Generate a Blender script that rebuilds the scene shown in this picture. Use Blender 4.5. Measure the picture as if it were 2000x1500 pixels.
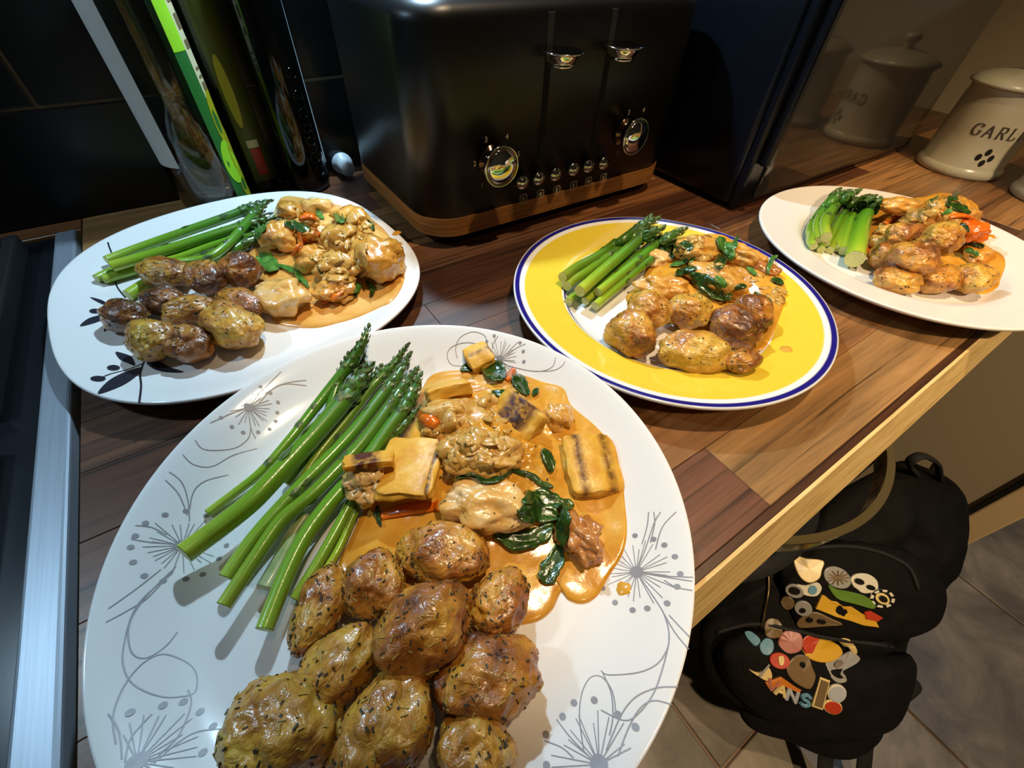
import bpy, bmesh, math, random
import numpy as np
from mathutils import Vector, Matrix, noise
from mathutils.bvhtree import BVHTree

# ------------------------------------------------------------------ start clean
for o in list(bpy.data.objects): bpy.data.objects.remove(o, do_unlink=True)
SC = bpy.context.scene
COL = SC.collection
ZO = 0.9                      # height of the worktop above the floor; shapes below are given relative to the worktop top
rnd = random.Random(7)
PI = math.pi

# ------------------------------------------------------------------ camera
FPX = 829.469
PITCH, ROLL, YAW = 0.825901, -0.0478493, 0.621108
CAM = np.array([0.0, 0.0, 0.217])
_f = np.array([math.sin(YAW)*math.cos(PITCH), math.cos(YAW)*math.cos(PITCH), -math.sin(PITCH)])
_r = np.cross(_f, [0, 0, 1]); _r /= np.linalg.norm(_r)
_d = np.cross(_f, _r)
_c, _s = math.cos(ROLL), math.sin(ROLL)
RC = np.array([_c*_r+_s*_d, -_s*_r+_c*_d, _f])
cam_data = bpy.data.cameras.new('camera')
cam_data.sensor_width = 36.0
cam_data.lens = FPX/2000*36.0
cam_data.clip_start = 0.01
cam = bpy.data.objects.new('camera', cam_data); COL.objects.link(cam)
M = Matrix(((RC[0][0], -RC[1][0], -RC[2][0], CAM[0]), (RC[0][1], -RC[1][1], -RC[2][1], CAM[1]),
            (RC[0][2], -RC[1][2], -RC[2][2], CAM[2]+ZO), (0, 0, 0, 1)))
cam.matrix_world = M
SC.camera = cam

# ------------------------------------------------------------------ world, lights, exposure
SC.view_settings.view_transform = 'Standard'
SC.view_settings.look = 'None'
SC.view_settings.gamma = 1.0
SC.view_settings.exposure = 0.12
SC.view_settings.use_curve_mapping = False
W = bpy.data.worlds.new('world'); SC.world = W; W.use_nodes = True
W.node_tree.nodes['Background'].inputs[0].default_value = (0.9, 0.75, 0.55, 1)
W.node_tree.nodes['Background'].inputs[1].default_value = 0.01

def spot(name, loc, to, energy, col, angle, blend, radius):
    l = bpy.data.lights.new(name, 'SPOT'); l.energy = energy; l.color = col
    l.spot_size = math.radians(angle); l.spot_blend = blend; l.shadow_soft_size = radius
    o = bpy.data.objects.new(name, l); COL.objects.link(o)
    o.location = (loc[0], loc[1], loc[2]+ZO)
    d = Vector(to)-Vector(loc); o.rotation_euler = d.to_track_quat('-Z', 'Y').to_euler()
    return o
COLD = (0.54, 0.79, 1.0); WARM = (1.0, 0.74, 0.45)
LAMP_A = (0.20, 0.50, 0.462); LAMP_B = (-0.42, 0.42, 0.56)
spot('under_cabinet_light', LAMP_A, (0.12, 0.12, 0), 16.0, COLD, 165, 0.35, 0.014)
spot('hood_light', LAMP_B, (-0.15, 0.15, 0), 4.0, COLD, 130, 0.5, 0.02)
spot('ceiling_light_beam', (0.42, 0.02, 1.46), (0.41, 0.20, 0), 62, WARM, 37, 0.35, 0.03)
spot('added_fill_wash', (0.15, -1.05, 1.46), (0.95, -0.35, -0.6), 125, WARM, 64, 0.8, 0.05)  # added fill lamp, brightens the wall and floor below the counter
spot('hall_light_beam', (2.1, -0.75, 1.46), (1.75, -0.6, -0.9), 26, (0.62, 0.80, 1.0), 80, 0.6, 0.05)

# ------------------------------------------------------------------ geometry of the view
def ray(px, py): return np.array([(px-1000)/FPX, (py-750)/FPX, 1.0]) @ RC
def at(px, py, v=0.0, ax=2):
    d = ray(px, py); return CAM + (v-CAM[ax])/d[ax]*d
def depth(p): return float(RC[2] @ (np.array(p)-CAM))
def sm(t): t = max(0.0, min(1.0, t)); return t*t*(3-2*t)

# ------------------------------------------------------------------ material helpers
def lin(h):
    h = h.lstrip('#'); v = [int(h[i:i+2], 16)/255 for i in (0, 2, 4)]
    return tuple(x/12.92 if x <= 0.04045 else ((x+0.055)/1.055)**2.4 for x in v)+(1,)
MATS = {}
class MB:
    def __init__(s, name):
        s.m = bpy.data.materials.new(name); s.m.use_nodes = True; s.t = s.m.node_tree
        s.b = s.t.nodes['Principled BSDF']; s.b.inputs['Coat IOR'].default_value = 1.42; MATS[name] = s.m
    def n(s, typ, **kw):
        x = s.t.nodes.new(typ)
        for k, v in kw.items(): setattr(x, k, v)
        return x
    def l(s, a, b): s.t.links.new(a, b); return s
    def set(s, **kw):
        names = dict(base='Base Color', rough='Roughness', metal='Metallic', ior='IOR', sss='Subsurface Weight', sssr='Subsurface Radius', ssss='Subsurface Scale',
                     trans='Transmission Weight', coat='Coat Weight', coatr='Coat Roughness', em='Emission Color', ems='Emission Strength', spec='Specular IOR Level', sheen='Sheen Weight', alpha='Alpha')
        for k, v in kw.items():
            if k == 'base' and isinstance(v, str): v = lin(v)
            if k == 'em' and isinstance(v, str): v = lin(v)
            s.b.inputs[names[k]].default_value = v
        return s
    def coord(s, scale=(1, 1, 1), kind='Object', rand=0.0):
        tc = s.n('ShaderNodeTexCoord'); mp = s.n('ShaderNodeMapping'); mp.inputs['Scale'].default_value = scale
        s.l(tc.outputs[kind], mp.inputs['Vector'])
        if rand:
            oi = s.n('ShaderNodeObjectInfo'); mu = s.n('ShaderNodeMath', operation='MULTIPLY'); mu.inputs[1].default_value = rand
            s.l(oi.outputs['Random'], mu.inputs[0]); s.l(mu.outputs[0], mp.inputs['Location'])
        return mp.outputs['Vector']
    def noise(s, vec, scale, detail=4, rough=0.55, dist=0.0):
        x = s.n('ShaderNodeTexNoise'); x.inputs['Scale'].default_value = scale; x.inputs['Detail'].default_value = detail
        x.inputs['Roughness'].default_value = rough; x.inputs['Distortion'].default_value = dist
        s.l(vec, x.inputs['Vector']); return x.outputs['Fac']
    def ramp(s, fac, stops):
        x = s.n('ShaderNodeValToRGB'); e = x.color_ramp.elements
        while len(e) < len(stops): e.new(0.5)
        for i, (p, c) in enumerate(stops):
            e[i].position = p; e[i].color = lin(c) if isinstance(c, str) else c
        s.l(fac, x.inputs['Fac']); return x.outputs['Color']
    def mix(s, fac, a, b, mode='MIX'):
        x = s.n('ShaderNodeMix', data_type='RGBA', blend_type=mode)
        for i, v in ((0, fac), (6, a), (7, b)):
            if isinstance(v, (int, float)): x.inputs[i].default_value = v
            elif isinstance(v, str): x.inputs[i].default_value = lin(v)
            elif isinstance(v, tuple): x.inputs[i].default_value = v
            else: s.l(v, x.inputs[i])
        return x.outputs[2]
    def bump(s, h, strength=0.3, dist=0.001, prev=None):
        x = s.n('ShaderNodeBump'); x.inputs['Strength'].default_value = strength; x.inputs['Distance'].default_value = dist
        s.l(h, x.inputs['Height'])
        if prev is not None: s.l(prev, x.inputs['Normal'])
        s.l(x.outputs['Normal'], s.b.inputs['Normal']); s.l(x.outputs['Normal'], s.b.inputs['Coat Normal']); return x.outputs['Normal']
    def col(s, c): s.l(c, s.b.inputs['Base Color']); return s
    def rgh(s, c): s.l(c, s.b.inputs['Roughness']); return s

def plain(name, base, rough=0.5, **kw): MB(name).set(base=base, rough=rough, **kw)
G3 = lambda v: (v, v, v, 1)

# walnut-look worktop staves: colour of each stave from the object colour
m = MB('walnut'); v = m.coord((3, 60, 60), rand=37.0); g = m.noise(v, 2.2, 8, 0.65, 0.6); v2 = m.coord((1.2, 14, 14), rand=11.0); g2 = m.noise(v2, 2.0, 3)
oi = m.n('ShaderNodeObjectInfo')
c1 = m.ramp(g, [(0.28, G3(0.42)), (0.5, G3(1.0)), (0.75, G3(1.45))]); c2 = m.ramp(g2, [(0.3, G3(0.7)), (0.7, G3(1.25))])
c3 = m.ramp(m.noise(m.coord((1.6, 110, 110), rand=23.0), 2.0, 5, 0.6, 0.8), [(0.34, G3(0.25)), (0.44, G3(1.0))])
m.col(m.mix(1.0, m.mix(1.0, m.mix(1.0, oi.outputs['Color'], c1, 'MULTIPLY'), c2, 'MULTIPLY'), c3, 'MULTIPLY')); m.set(rough=0.4, coat=0.15, coatr=0.3); m.bump(g, 0.08, 0.0004)
m = MB('edge_board'); g = m.noise(m.coord((8, 120, 120)), 3, 5); m.col(m.ramp(g, [(0.3, '#b5945c'), (0.5, '#d8b878'), (0.75, '#e6ca90')])); m.set(rough=0.55); m.bump(g, 0.2, 0.0006)
m = MB('black_tile'); g = m.noise(m.coord(), 35, 3); m.col(m.ramp(g, [(0.3, '#0b0a0a'), (0.7, '#131111')])); m.set(rough=0.3, ior=1.45); m.bump(g, 0.15, 0.0010)
plain('grout', '#6e5640', 0.5)  # lightened so the colour carries the warm glint along the wall tile joints
m = MB('slate'); g = m.noise(m.coord(rand=5.0), 5, 7, 0.6, 0.8); oi = m.n('ShaderNodeObjectInfo'); c = m.ramp(g, [(0.28, '#3c3732'), (0.5, '#68625a'), (0.72, '#94897a')])
m.col(m.mix(0.5, c, oi.outputs['Color'], 'MULTIPLY')); m.set(rough=0.42); m.bump(g, 0.35, 0.004)
m = MB('wall_paint'); g = m.noise(m.coord(), 240, 2); m.set(base='#a8987c', rough=0.75); m.bump(g, 0.15, 0.0006)
m = MB('ceiling_paint'); m.set(base='#d8d2c6', rough=0.9)
m = MB('trim_paint'); m.set(base='#dcc091', rough=0.45)
m = MB('cabinet_paint'); m.set(base='#2b2622', rough=0.5)
# ceramics
m = MB('white_ceramic'); g = m.noise(m.coord(), 60, 2); m.set(base='#e9e6e2', rough=0.1, coat=0.4, coatr=0.05, ior=1.5); m.bump(g, 0.02, 0.0006)
m = MB('matt_white_ceramic'); m.set(base='#e4dfd8', rough=0.22, ior=1.5)
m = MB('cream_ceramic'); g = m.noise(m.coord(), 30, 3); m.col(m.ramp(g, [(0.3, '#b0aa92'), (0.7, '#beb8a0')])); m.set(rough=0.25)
m = MB('yellow_plate'); tc = m.n('ShaderNodeTexCoord'); sx = m.n('ShaderNodeSeparateXYZ'); m.l(tc.outputs['Object'], sx.inputs[0])
cb = m.n('ShaderNodeCombineXYZ'); m.l(sx.outputs[0], cb.inputs[0]); m.l(sx.outputs[1], cb.inputs[1]); ln = m.n('ShaderNodeVectorMath', operation='LENGTH'); m.l(cb.outputs[0], ln.inputs[0])
dv = m.n('ShaderNodeMath', operation='DIVIDE'); dv.inputs[1].default_value = 0.124; m.l(ln.outputs['Value'], dv.inputs[0])
x = m.n('ShaderNodeValToRGB'); x.color_ramp.interpolation = 'LINEAR'; e = x.color_ramp.elements
WH, BL, YE = lin('#eceae6'), lin('#241d78'), lin('#e6c93e')
stops = [(0, WH), (0.648, WH), (0.651, BL), (0.662, BL), (0.665, WH), (0.674, WH), (0.680, YE), (0.925, YE), (0.932, WH), (0.958, WH), (0.963, BL), (0.988, BL), (0.993, WH)]
while len(e) < len(stops): e.new(0.5)
for i, (p, c) in enumerate(stops): e[i].position = p; e[i].color = c
m.l(dv.outputs[0], x.inputs['Fac']); br = m.noise(m.coord((40, 400, 40)), 4, 3)
m.col(m.mix(0.12, x.outputs['Color'], m.ramp(br, [(0.3, G3(0.5)), (0.7, G3(1.0))]), 'MULTIPLY')); m.set(rough=0.12, coat=0.4, coatr=0.05)
plain('print_grey', '#8b8688', 0.4); plain('print_black', '#23222c', 0.4)
plain('print_cream', '#c9c2a6', 0.5); plain('letter_brown', '#3e352b', 0.5); plain('hole_black', '#0a0806', 0.9)
# food
m = MB('potato_skin'); v = m.coord(rand=9.0); oi = m.n('ShaderNodeObjectInfo'); sep = m.n('ShaderNodeSeparateColor'); m.l(oi.outputs['Color'], sep.inputs[0])
big = m.noise(v, 42, 4, 0.55, 0.4); add = m.n('ShaderNodeMath', operation='ADD'); m.l(big, add.inputs[0]); m.l(sep.outputs[0], add.inputs[1])
c = m.ramp(add.outputs[0], [(0.60, '#e0b244'), (0.74, '#d2922e'), (0.87, '#a8621c'), (0.99, '#60300c')])
fine = m.noise(v, 260, 5, 0.6); c = m.mix(0.5, c, m.ramp(fine, [(0.3, G3(0.3)), (0.58, G3(1.0))]), 'MULTIPLY')
pat = m.noise(v, 95, 3, 0.6, 1.0); c = m.mix(m.ramp(pat, [(0.58, G3(0)), (0.74, G3(0.5))]), c, '#857722')
m.col(c); m.set(rough=0.42, coat=1.0, coatr=0.15, sss=0.04, sssr=(0.004, 0.002, 0.0006), ssss=1.0)
wr = m.noise(m.coord((1, 1, 2.2), rand=9.0), 120, 4, 0.55, 2.2); nb = m.bump(wr, 0.6, 0.0020); nb = m.bump(fine, 0.15, 0.0006, nb)
cn = m.n('ShaderNodeBump'); cn.inputs['Strength'].default_value = 0.45; cn.inputs['Distance'].default_value = 0.0012; m.l(wr, cn.inputs['Height']); m.l(cn.outputs['Normal'], m.b.inputs['Coat Normal'])
m = MB('herb_dark'); m.set(base='#3a2f18', rough=0.6)
m = MB('herb_straw'); m.set(base='#b59a4a', rough=0.6)
m = MB('asparagus_green'); v = m.coord((1, 1, 1), rand=4.0); oi = m.n('ShaderNodeObjectInfo'); g = m.noise(v, 60, 4); g2 = m.noise(v, 420, 3)
at_ = m.n('ShaderNodeAttribute', attribute_name='along'); c = m.ramp(at_.outputs['Fac'], [(0.0, '#a3b83c'), (0.16, '#7fa52a'), (0.5, '#568a20'), (0.85, '#3f6a24'), (1.0, '#39542a')])
c = m.mix(1.0, c, oi.outputs['Color'], 'MULTIPLY'); c = m.mix(m.ramp(g, [(0.62, G3(0)), (0.78, G3(0.35))]), c, '#5d5a1c'); c = m.mix(m.ramp(g2, [(0.70, G3(0)), (0.76, G3(0.7))]), c, '#37300f')
m.col(c); m.set(rough=0.28, coat=0.6, coatr=0.12, sss=0.08, sssr=(0.001, 0.002, 0.0005), ssss=1.0); m.bump(g2, 0.15, 0.0006)
m = MB('asparagus_tip'); g = m.noise(m.coord(), 300, 3); m.col(m.ramp(g, [(0.3, '#33461f'), (0.6, '#4c6a2e'), (0.8, '#6b7a45')])); m.set(rough=0.4, coat=0.4, coatr=0.2)
m = MB('asparagus_cut'); g = m.noise(m.coord(), 500, 3); m.col(m.ramp(g, [(0.3, '#b9bd6a'), (0.7, '#d5d597')])); m.set(rough=0.45)
m = MB('asparagus_pale'); g = m.noise(m.coord((1, 1, 1)), 160, 3); m.col(m.ramp(g, [(0.3, '#93ab6a'), (0.7, '#b9c594')])); m.set(rough=0.3, coat=0.4)
def saucy(name, stops, scale, bumpd=0.0012, rough=0.2, b2=None, sss=0.06):
    m = MB(name); v = m.coord(rand=3.0); g = m.noise(v, scale, 4, 0.55, 0.5); f = m.noise(v, scale*7, 4)
    c = m.ramp(g, stops); c = m.mix(m.ramp(f, [(0.66, G3(0)), (0.74, G3(0.35))]), c, '#7a4a14'); m.col(c)
    m.set(rough=rough, coat=0.3, coatr=0.16, sss=sss, sssr=(0.004, 0.003, 0.0015), ssss=1.0); hh = m.noise(v, scale*2.4, 5, 0.6); m.bump(hh, 0.5, bumpd)
    if not name.startswith('sauce'):
        m.set(coat=1.0, coatr=0.12); cn = m.n('ShaderNodeBump'); cn.inputs['Strength'].default_value = 0.4; cn.inputs['Distance'].default_value = 0.0010; m.l(m.noise(v, 130, 3, 0.5, 1.5), cn.inputs['Height']); m.l(cn.outputs['Normal'], m.b.inputs['Coat Normal'])
    return m
saucy('sauce', [(0.3, '#c08022'), (0.5, '#d29632'), (0.75, '#deae4e')], 40, 0.0006)
saucy('sauce_left', [(0.3, '#c88a3a'), (0.5, '#d8a050'), (0.75, '#e2b56c')], 40, 0.0006)
saucy('onion_sauce', [(0.3, '#bb8230'), (0.5, '#cf9d48'), (0.75, '#dcb876')], 150, 0.0016)
saucy('chicken', [(0.3, '#d99a42'), (0.5, '#e2b468'), (0.72, '#ead0a0')], 60, 0.0016, 0.25)
saucy('chicken_sauced', [(0.3, '#c4822a'), (0.5, '#d69a40'), (0.75, '#e0b468')], 80, 0.0022)
saucy('tomato', [(0.3, '#9a5a26'), (0.5, '#b57436'), (0.75, '#cf9c66')], 60, 0.0016)
saucy('carrot', [(0.3, '#c4500c'), (0.5, '#dd6b14'), (0.8, '#e68428')], 60, 0.0004)
saucy('onion', [(0.3, '#bd8c3a'), (0.6, '#cfa356'), (0.8, '#dcbc7c')], 200, 0.0008, 0.12)
m = MB('halloumi'); v = m.coord(rand=2.0); g = m.noise(v, 90, 4); c = m.ramp(g, [(0.3, '#cf8f24'), (0.55, '#dca83c'), (0.8, '#e9c87a')])
sp = m.n('ShaderNodeSeparateXYZ'); tco = m.n('ShaderNodeTexCoord'); m.l(tco.outputs['Object'], sp.inputs[0])
uvw = m.n('ShaderNodeAttribute', attribute_name='char'); ch = m.mix(1.0, uvw.outputs['Color'], m.ramp(m.noise(v, 220, 4), [(0.3, G3(0.2)), (0.5, G3(1.0))]), 'MULTIPLY')
c = m.mix(ch, c, m.ramp(g, [(0.35, '#2a0d02'), (0.6, '#5a2204'), (0.8, '#8a4410')])); m.col(c); m.set(rough=0.45, spec=0.3, coat=0.1, coatr=0.15, sss=0.05, sssr=(0.003, 0.002, 0.001), ssss=1.0); m.bump(m.noise(v, 160, 5), 0.5, 0.0014)
m = MB('spinach'); g = m.noise(m.coord(), 220, 4); m.col(m.ramp(g, [(0.3, '#182c0c'), (0.55, '#284814'), (0.8, '#4a6e24')])); m.set(rough=0.25, coat=0.5, coatr=0.1); m.bump(g, 0.4, 0.001)
m = MB('leaf_green'); g = m.noise(m.coord(), 220, 4); m.col(m.ramp(g, [(0.3, '#2c5a20'), (0.55, '#4a7d30'), (0.8, '#6f9a48')])); m.set(rough=0.3, coat=0.4, coatr=0.15); m.bump(g, 0.3, 0.001)
# appliances
m = MB('toaster_black'); m.set(base='#0d0f12', rough=0.36, ior=1.4)
m = MB('black_plastic'); m.set(base='#0b0b0c', rough=0.45)
m = MB('chrome'); m.set(base='#d9dade', metal=1.0, rough=0.06)
m = MB('dark_chrome'); m.set(base='#6e5a4a', metal=1.0, rough=0.12)
m = MB('light_wood'); g = m.noise(m.coord((4, 4, 110)), 3, 5, 0.6, 0.4); m.col(m.ramp(g, [(0.3, '#7a4a20'), (0.55, '#a06a33'), (0.8, '#b98448')])); m.set(rough=0.45)
m = MB('mirror_glass'); m.set(base='#55524e', metal=0.75, rough=0.06)
m = MB('microwave_black'); m.set(base='#0a0c12', rough=0.25, ior=1.4)
m = MB('steel'); g = m.noise(m.coord((400, 6, 6)), 3, 3); m.col(m.ramp(g, [(0.3, '#a2abb6'), (0.7, '#b0b8c2')])); m.set(metal=0.65, rough=0.45)
m.bump(g, 0.05, 0.0004)
m = MB('cooker_enamel'); m.set(base='#14161a', rough=0.25)
m = MB('cast_iron'); g = m.noise(m.coord(), 200, 3); m.set(base='#0c0c0d', rough=0.55); m.bump(g, 0.2, 0.0006)
# glass
m = MB('clear_glass'); m.set(base=(0.92, 0.96, 0.93, 1), rough=0.0, trans=1.0, ior=1.45)
m = MB('oil'); m.set(base='#b87414', rough=0.02, trans=0.92, ior=1.40)
m = MB('dark_green_glass'); m.set(base='#0b130a', rough=0.06, ior=1.5)
m = MB('black_glass'); m.set(base='#060706', rough=0.07, ior=1.5)
m = MB('clear_sheet'); m.set(base=(0.80, 0.92, 0.95, 1), rough=0.0, trans=1.0, ior=1.45)
m = MB('edge_highlight'); m.set(base='#cfe6ee', rough=0.5)  # pale colour stands in for light caught along the glass edge
m = MB('silicone'); m.set(base='#b9c4c9', rough=0.35, trans=0.25, sss=0.3, sssr=(0.004, 0.004, 0.004), ssss=1.0)
m = MB('acrylic_olive'); m.set(base='#7a6e4c', rough=0.12, trans=0.6, ior=1.45)
m = MB('label_print'); tc = m.n('ShaderNodeTexCoord'); w = m.n('ShaderNodeTexVoronoi'); mp = m.n('ShaderNodeMapping'); mp.inputs['Scale'].default_value = (28, 28, 24)
m.l(tc.outputs['Object'], mp.inputs[0]); m.l(mp.outputs[0], w.inputs['Vector']); sc_ = m.n('ShaderNodeSeparateColor'); m.l(w.outputs['Color'], sc_.inputs[0])
x = m.n('ShaderNodeValToRGB'); x.color_ramp.interpolation = 'CONSTANT'; e = x.color_ramp.elements
for p, c in ((0, '#2f6a2c'), (0.34, '#a8b81e'), (0.6, '#8fd62a'), (0.8, '#a2951a')):
    el = e[0] if p == 0 else e.new(p); el.color = lin(c)
e.remove(e[-1]) if len(e) > 4 else None
m.l(sc_.outputs[0], x.inputs['Fac']); m.col(x.outputs['Color']); m.set(rough=0.4)
plain('label_lime', '#9ede30', 0.4); plain('label_dark_green', '#2f7030', 0.4); plain('label_yellow', '#a8a51c', 0.4); plain('label_paper', '#d8cfa0', 0.5)
plain('label_olive', '#4a5218', 0.45); plain('label_back', '#b9b4ae', 0.6); plain('label_red', '#b52a18', 0.45); plain('label_ink', '#7a6a48', 0.5)
# bag
m = MB('bag_fabric'); g = m.noise(m.coord(), 900, 2); g2 = m.noise(m.coord(), 26, 4); m.col(m.ramp(g2, [(0.3, '#070605'), (0.7, '#0f0c0a')])); m.set(rough=0.8, spec=0.15); nb = m.bump(g2, 0.5, 0.012); m.bump(g, 0.25, 0.0008, nb)
plain('bag_webbing', '#0a0807', 0.8); plain('zip_metal', '#6a5a40', 0.35, metal=0.9)
for nme, c in (('pin_cream', '#d3bb7c'), ('pin_white', '#cfc9b4'), ('pin_red', '#b03a20'), ('pin_yellow', '#c89a2c'), ('pin_green', '#5a7a2c'), ('pin_grey', '#8d8a84'), ('pin_blue', '#5f8aa0'), ('pin_black', '#15120f'), ('pin_orange', '#c0702a'), ('pin_pink', '#a5685c'), ('pin_brown', '#6e5a3c'), ('pin_silver', '#a9adb5')):
    plain(nme, c, 0.35)
m = MB('lamp_lens'); m.set(base='#ffffff', em=COLD+(1,), ems=60.0)
m = MB('warm_lens'); m.set(base='#ffffff', em=WARM+(1,), ems=25.0)

# ------------------------------------------------------------------ object helpers
def put(name, verts, faces, mat, parent=None, origin=None, smooth=False, mats=None, fmat=None):
    """one mesh object; verts in worktop coordinates"""
    v = np.array(verts, float)
    if origin is None: origin = np.array([(v[:, 0].min()+v[:, 0].max())/2, (v[:, 1].min()+v[:, 1].max())/2, v[:, 2].min()])
    origin = np.array(origin, float)
    me = bpy.data.meshes.new(name); me.from_pydata((v-origin).tolist(), [], [tuple(f) for f in faces]); me.update()
    bm = bmesh.new(); bm.from_mesh(me); bmesh.ops.recalc_face_normals(bm, faces=bm.faces); bm.to_mesh(me); bm.free()
    for k in (mats or [mat]): me.materials.append(MATS[k])
    if fmat is not None: me.polygons.foreach_set('material_index', fmat)
    if smooth: me.polygons.foreach_set('use_smooth', [True]*len(me.polygons))
    o = bpy.data.objects.new(name, me); COL.objects.link(o)
    if parent is not None:
        o.parent = parent; o.location = origin-np.array(parent['_o'])
    else: o.location = origin+np.array([0, 0, ZO])
    o['_o'] = origin.tolist()
    return o
def root(name, loc, label=None, cat=None, group=None):
    o = bpy.data.objects.new(name, None); COL.objects.link(o); o.empty_display_size = 0.02
    o.location = (loc[0], loc[1], loc[2]+ZO); o['_o'] = [float(x) for x in loc]
    return tag(o, label, cat, group)
def tag(o, label=None, cat=None, group=None, kind=None):
    if label: o['label'] = label
    if cat: o['category'] = cat
    if group: o['group'] = group
    if kind: o['kind'] = kind
    return o
class S:
    """shape collector"""
    def __init__(s): s.v = []; s.f = []; s.fm = []
    def add(s, v, f, mi=0):
        b = len(s.v); s.v += [tuple(map(float, p)) for p in v]; s.f += [tuple(i+b for i in q) for q in f]; s.fm += [mi]*len(f); return s
    def build(s, name, mat, parent=None, origin=None, smooth=False, mats=None):
        return put(name, s.v, s.f, mat, parent, origin, smooth, mats, s.fm if mats else None)
def box(x0, x1, y0, y1, z0, z1, bev=0.0, seg=2):
    bm = bmesh.new(); bmesh.ops.create_cube(bm, size=1.0)
    for q in bm.verts: q.co = Vector((x0+(q.co.x+.5)*(x1-x0), y0+(q.co.y+.5)*(y1-y0), z0+(q.co.z+.5)*(z1-z0)))
    if bev: bmesh.ops.bevel(bm, geom=list(bm.edges), offset=bev, segments=seg, profile=0.5, affect='EDGES')
    bm.verts.index_update(); r = [tuple(q.co) for q in bm.verts], [[q.index for q in f.verts] for f in bm.faces]; bm.free(); return r
def revolve(prof, c=(0, 0, 0), seg=48, axis='z'):
    v = []; f = []; n = len(prof)
    for i in range(seg):
        a = 2*PI*i/seg
        for r_, z_ in prof:
            p = (r_*math.cos(a), r_*math.sin(a), z_)
            if axis == 'y': p = (p[0], -p[2], p[1])       # sticks out towards -y
            v.append((c[0]+p[0], c[1]+p[1], c[2]+p[2]))
    for i in range(seg):
        for k in range(n-1):
            a, b = i*n+k, ((i+1) % seg)*n+k; f.append((a, b, b+1, a+1))
    if prof[0][0] > 1e-6: f.append(tuple(i*n for i in range(seg))[::-1])
    if prof[-1][0] > 1e-6: f.append(tuple(i*n+n-1 for i in range(seg)))
    return v, f
def frames(pts):
    P = np.array(pts, float); T = np.gradient(P, axis=0); T /= np.linalg.norm(T, axis=1)[:, None]+1e-12
    up = np.array([0, 0, 1.0]) if abs(T[0][2]) < 0.9 else np.array([1.0, 0, 0])
    N = []; n = up-T[0]*(up@T[0]); n /= np.linalg.norm(n)
    for t in T:
        n = n-t*(n@t); n /= np.linalg.norm(n)+1e-12; N.append(n.copy())
    N = np.array(N); return P, T, N, np.cross(T, N)
def tube(pts, rad, seg=10, caps=True, flat=1.0):
    P, T, N, B = frames(pts); rad = np.broadcast_to(np.array(rad, float), (len(P),)); v = []; f = []
    for i in range(len(P)):
        for k in range(seg):
            a = 2*PI*k/seg; v.append(P[i]+rad[i]*(math.cos(a)*N[i]*flat+math.sin(a)*B[i]))
    for i in range(len(P)-1):
        for k in range(seg): f.append((i*seg+k, i*seg+(k+1) % seg, (i+1)*seg+(k+1) % seg, (i+1)*seg+k))
    if caps: f.append(tuple(range(seg))[::-1]); f.append(tuple((len(P)-1)*seg+k for k in range(seg)))
    return v, f
def smooth_line(pts, n=8, closed=False):
    P = [np.array(p, float) for p in pts]
    if len(P) < 3 and not closed: return [P[0]+(P[-1]-P[0])*t for t in np.linspace(0, 1, n)]
    out = []; L = len(P); rng = range(L if closed else L-1)
    for i in rng:
        if closed: p0, p1, p2, p3 = P[i-1], P[i], P[(i+1) % L], P[(i+2) % L]
        else: p0, p1, p2, p3 = P[max(i-1, 0)], P[i], P[i+1], P[min(i+2, L-1)]
        for t in np.arange(0, 1, 1/n):
            out.append(0.5*((2*p1)+(-p0+p2)*t+(2*p0-5*p1+4*p2-p3)*t*t+(-p0+3*p1-3*p2+p3)*t**3))
    if not closed: out.append(P[-1])
    return out
def bvh_of(o):
    b = np.array(o['_o']); vs = [tuple(np.array(v.co)+b) for v in o.data.vertices]
    return BVHTree.FromPolygons(vs, [tuple(p.vertices) for p in o.data.polygons])
def hit(bvhs, px, py):
    d = Vector(ray(px, py)).normalized(); best = None
    for b in (bvhs if isinstance(bvhs, (list, tuple)) else [bvhs]):
        r = b.ray_cast(Vector(CAM), d)
        if r[0] is not None and (best is None or r[3] < best[3]): best = r
    return (np.array(best[0]), np.array(best[1] if best[1].dot(d) < 0 else -best[1])) if best else (None, None)

# ------------------------------------------------------------------ the setting
X_END = 1.20; Y_WALL = 0.585; FLOOR = -0.9; CEIL = 1.5
fl = put('floor', *box(-1.4, 3.0, -2.4, Y_WALL, FLOOR-0.06, FLOOR-0.006), 'grout'); tag(fl, kind='structure')
TS = 0.42; ti = 0
for i in range(-4, 7):
    for j in range(-6, 2):
        x0, y1 = 0.377+TS*i, -0.243-TS*(-j-1)+TS
        if x0+TS > 3.0 or y1 > Y_WALL or y1-TS < -2.4 or x0 < -1.4: continue
        t = put('floor_tile', *box(x0+.003, x0+TS-.003, y1-TS+.003, y1-.003, FLOOR-.012, FLOOR+rnd.uniform(-.0006, .0006), 0.002, 1), 'slate', fl)
        t.color = rnd.choice([(1, 1, 1, 1), (.8, .82, .86, 1), (1.1, 1.02, .92, 1), (.9, .88, .84, 1)])
wb = put('wall_back', *box(-1.4, X_END+.1, Y_WALL+.0008, Y_WALL+.12, FLOOR, CEIL), 'grout'); tag(wb, kind='structure')
TW, TH = 0.2, 0.096
for row in range(0, 5):
    for k in range(-4, 7):
        x0 = -0.105+k*TW+(0 if row % 2 else TW/2); z0 = row*TH-.002
        if x0 < -0.9 or x0+TW > X_END: continue
        put('wall_tile', *box(x0+.0013, x0+TW-.0013, Y_WALL-.001+rnd.uniform(-.0004, .0004), Y_WALL+.006, z0+.0013, z0+TH-.0013, 0.0012, 2), 'black_tile', wb)
we = put('wall_right', *box(X_END, X_END+.12, -0.235, Y_WALL+.12, FLOOR, CEIL), 'wall_paint'); tag(we, kind='structure')
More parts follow.
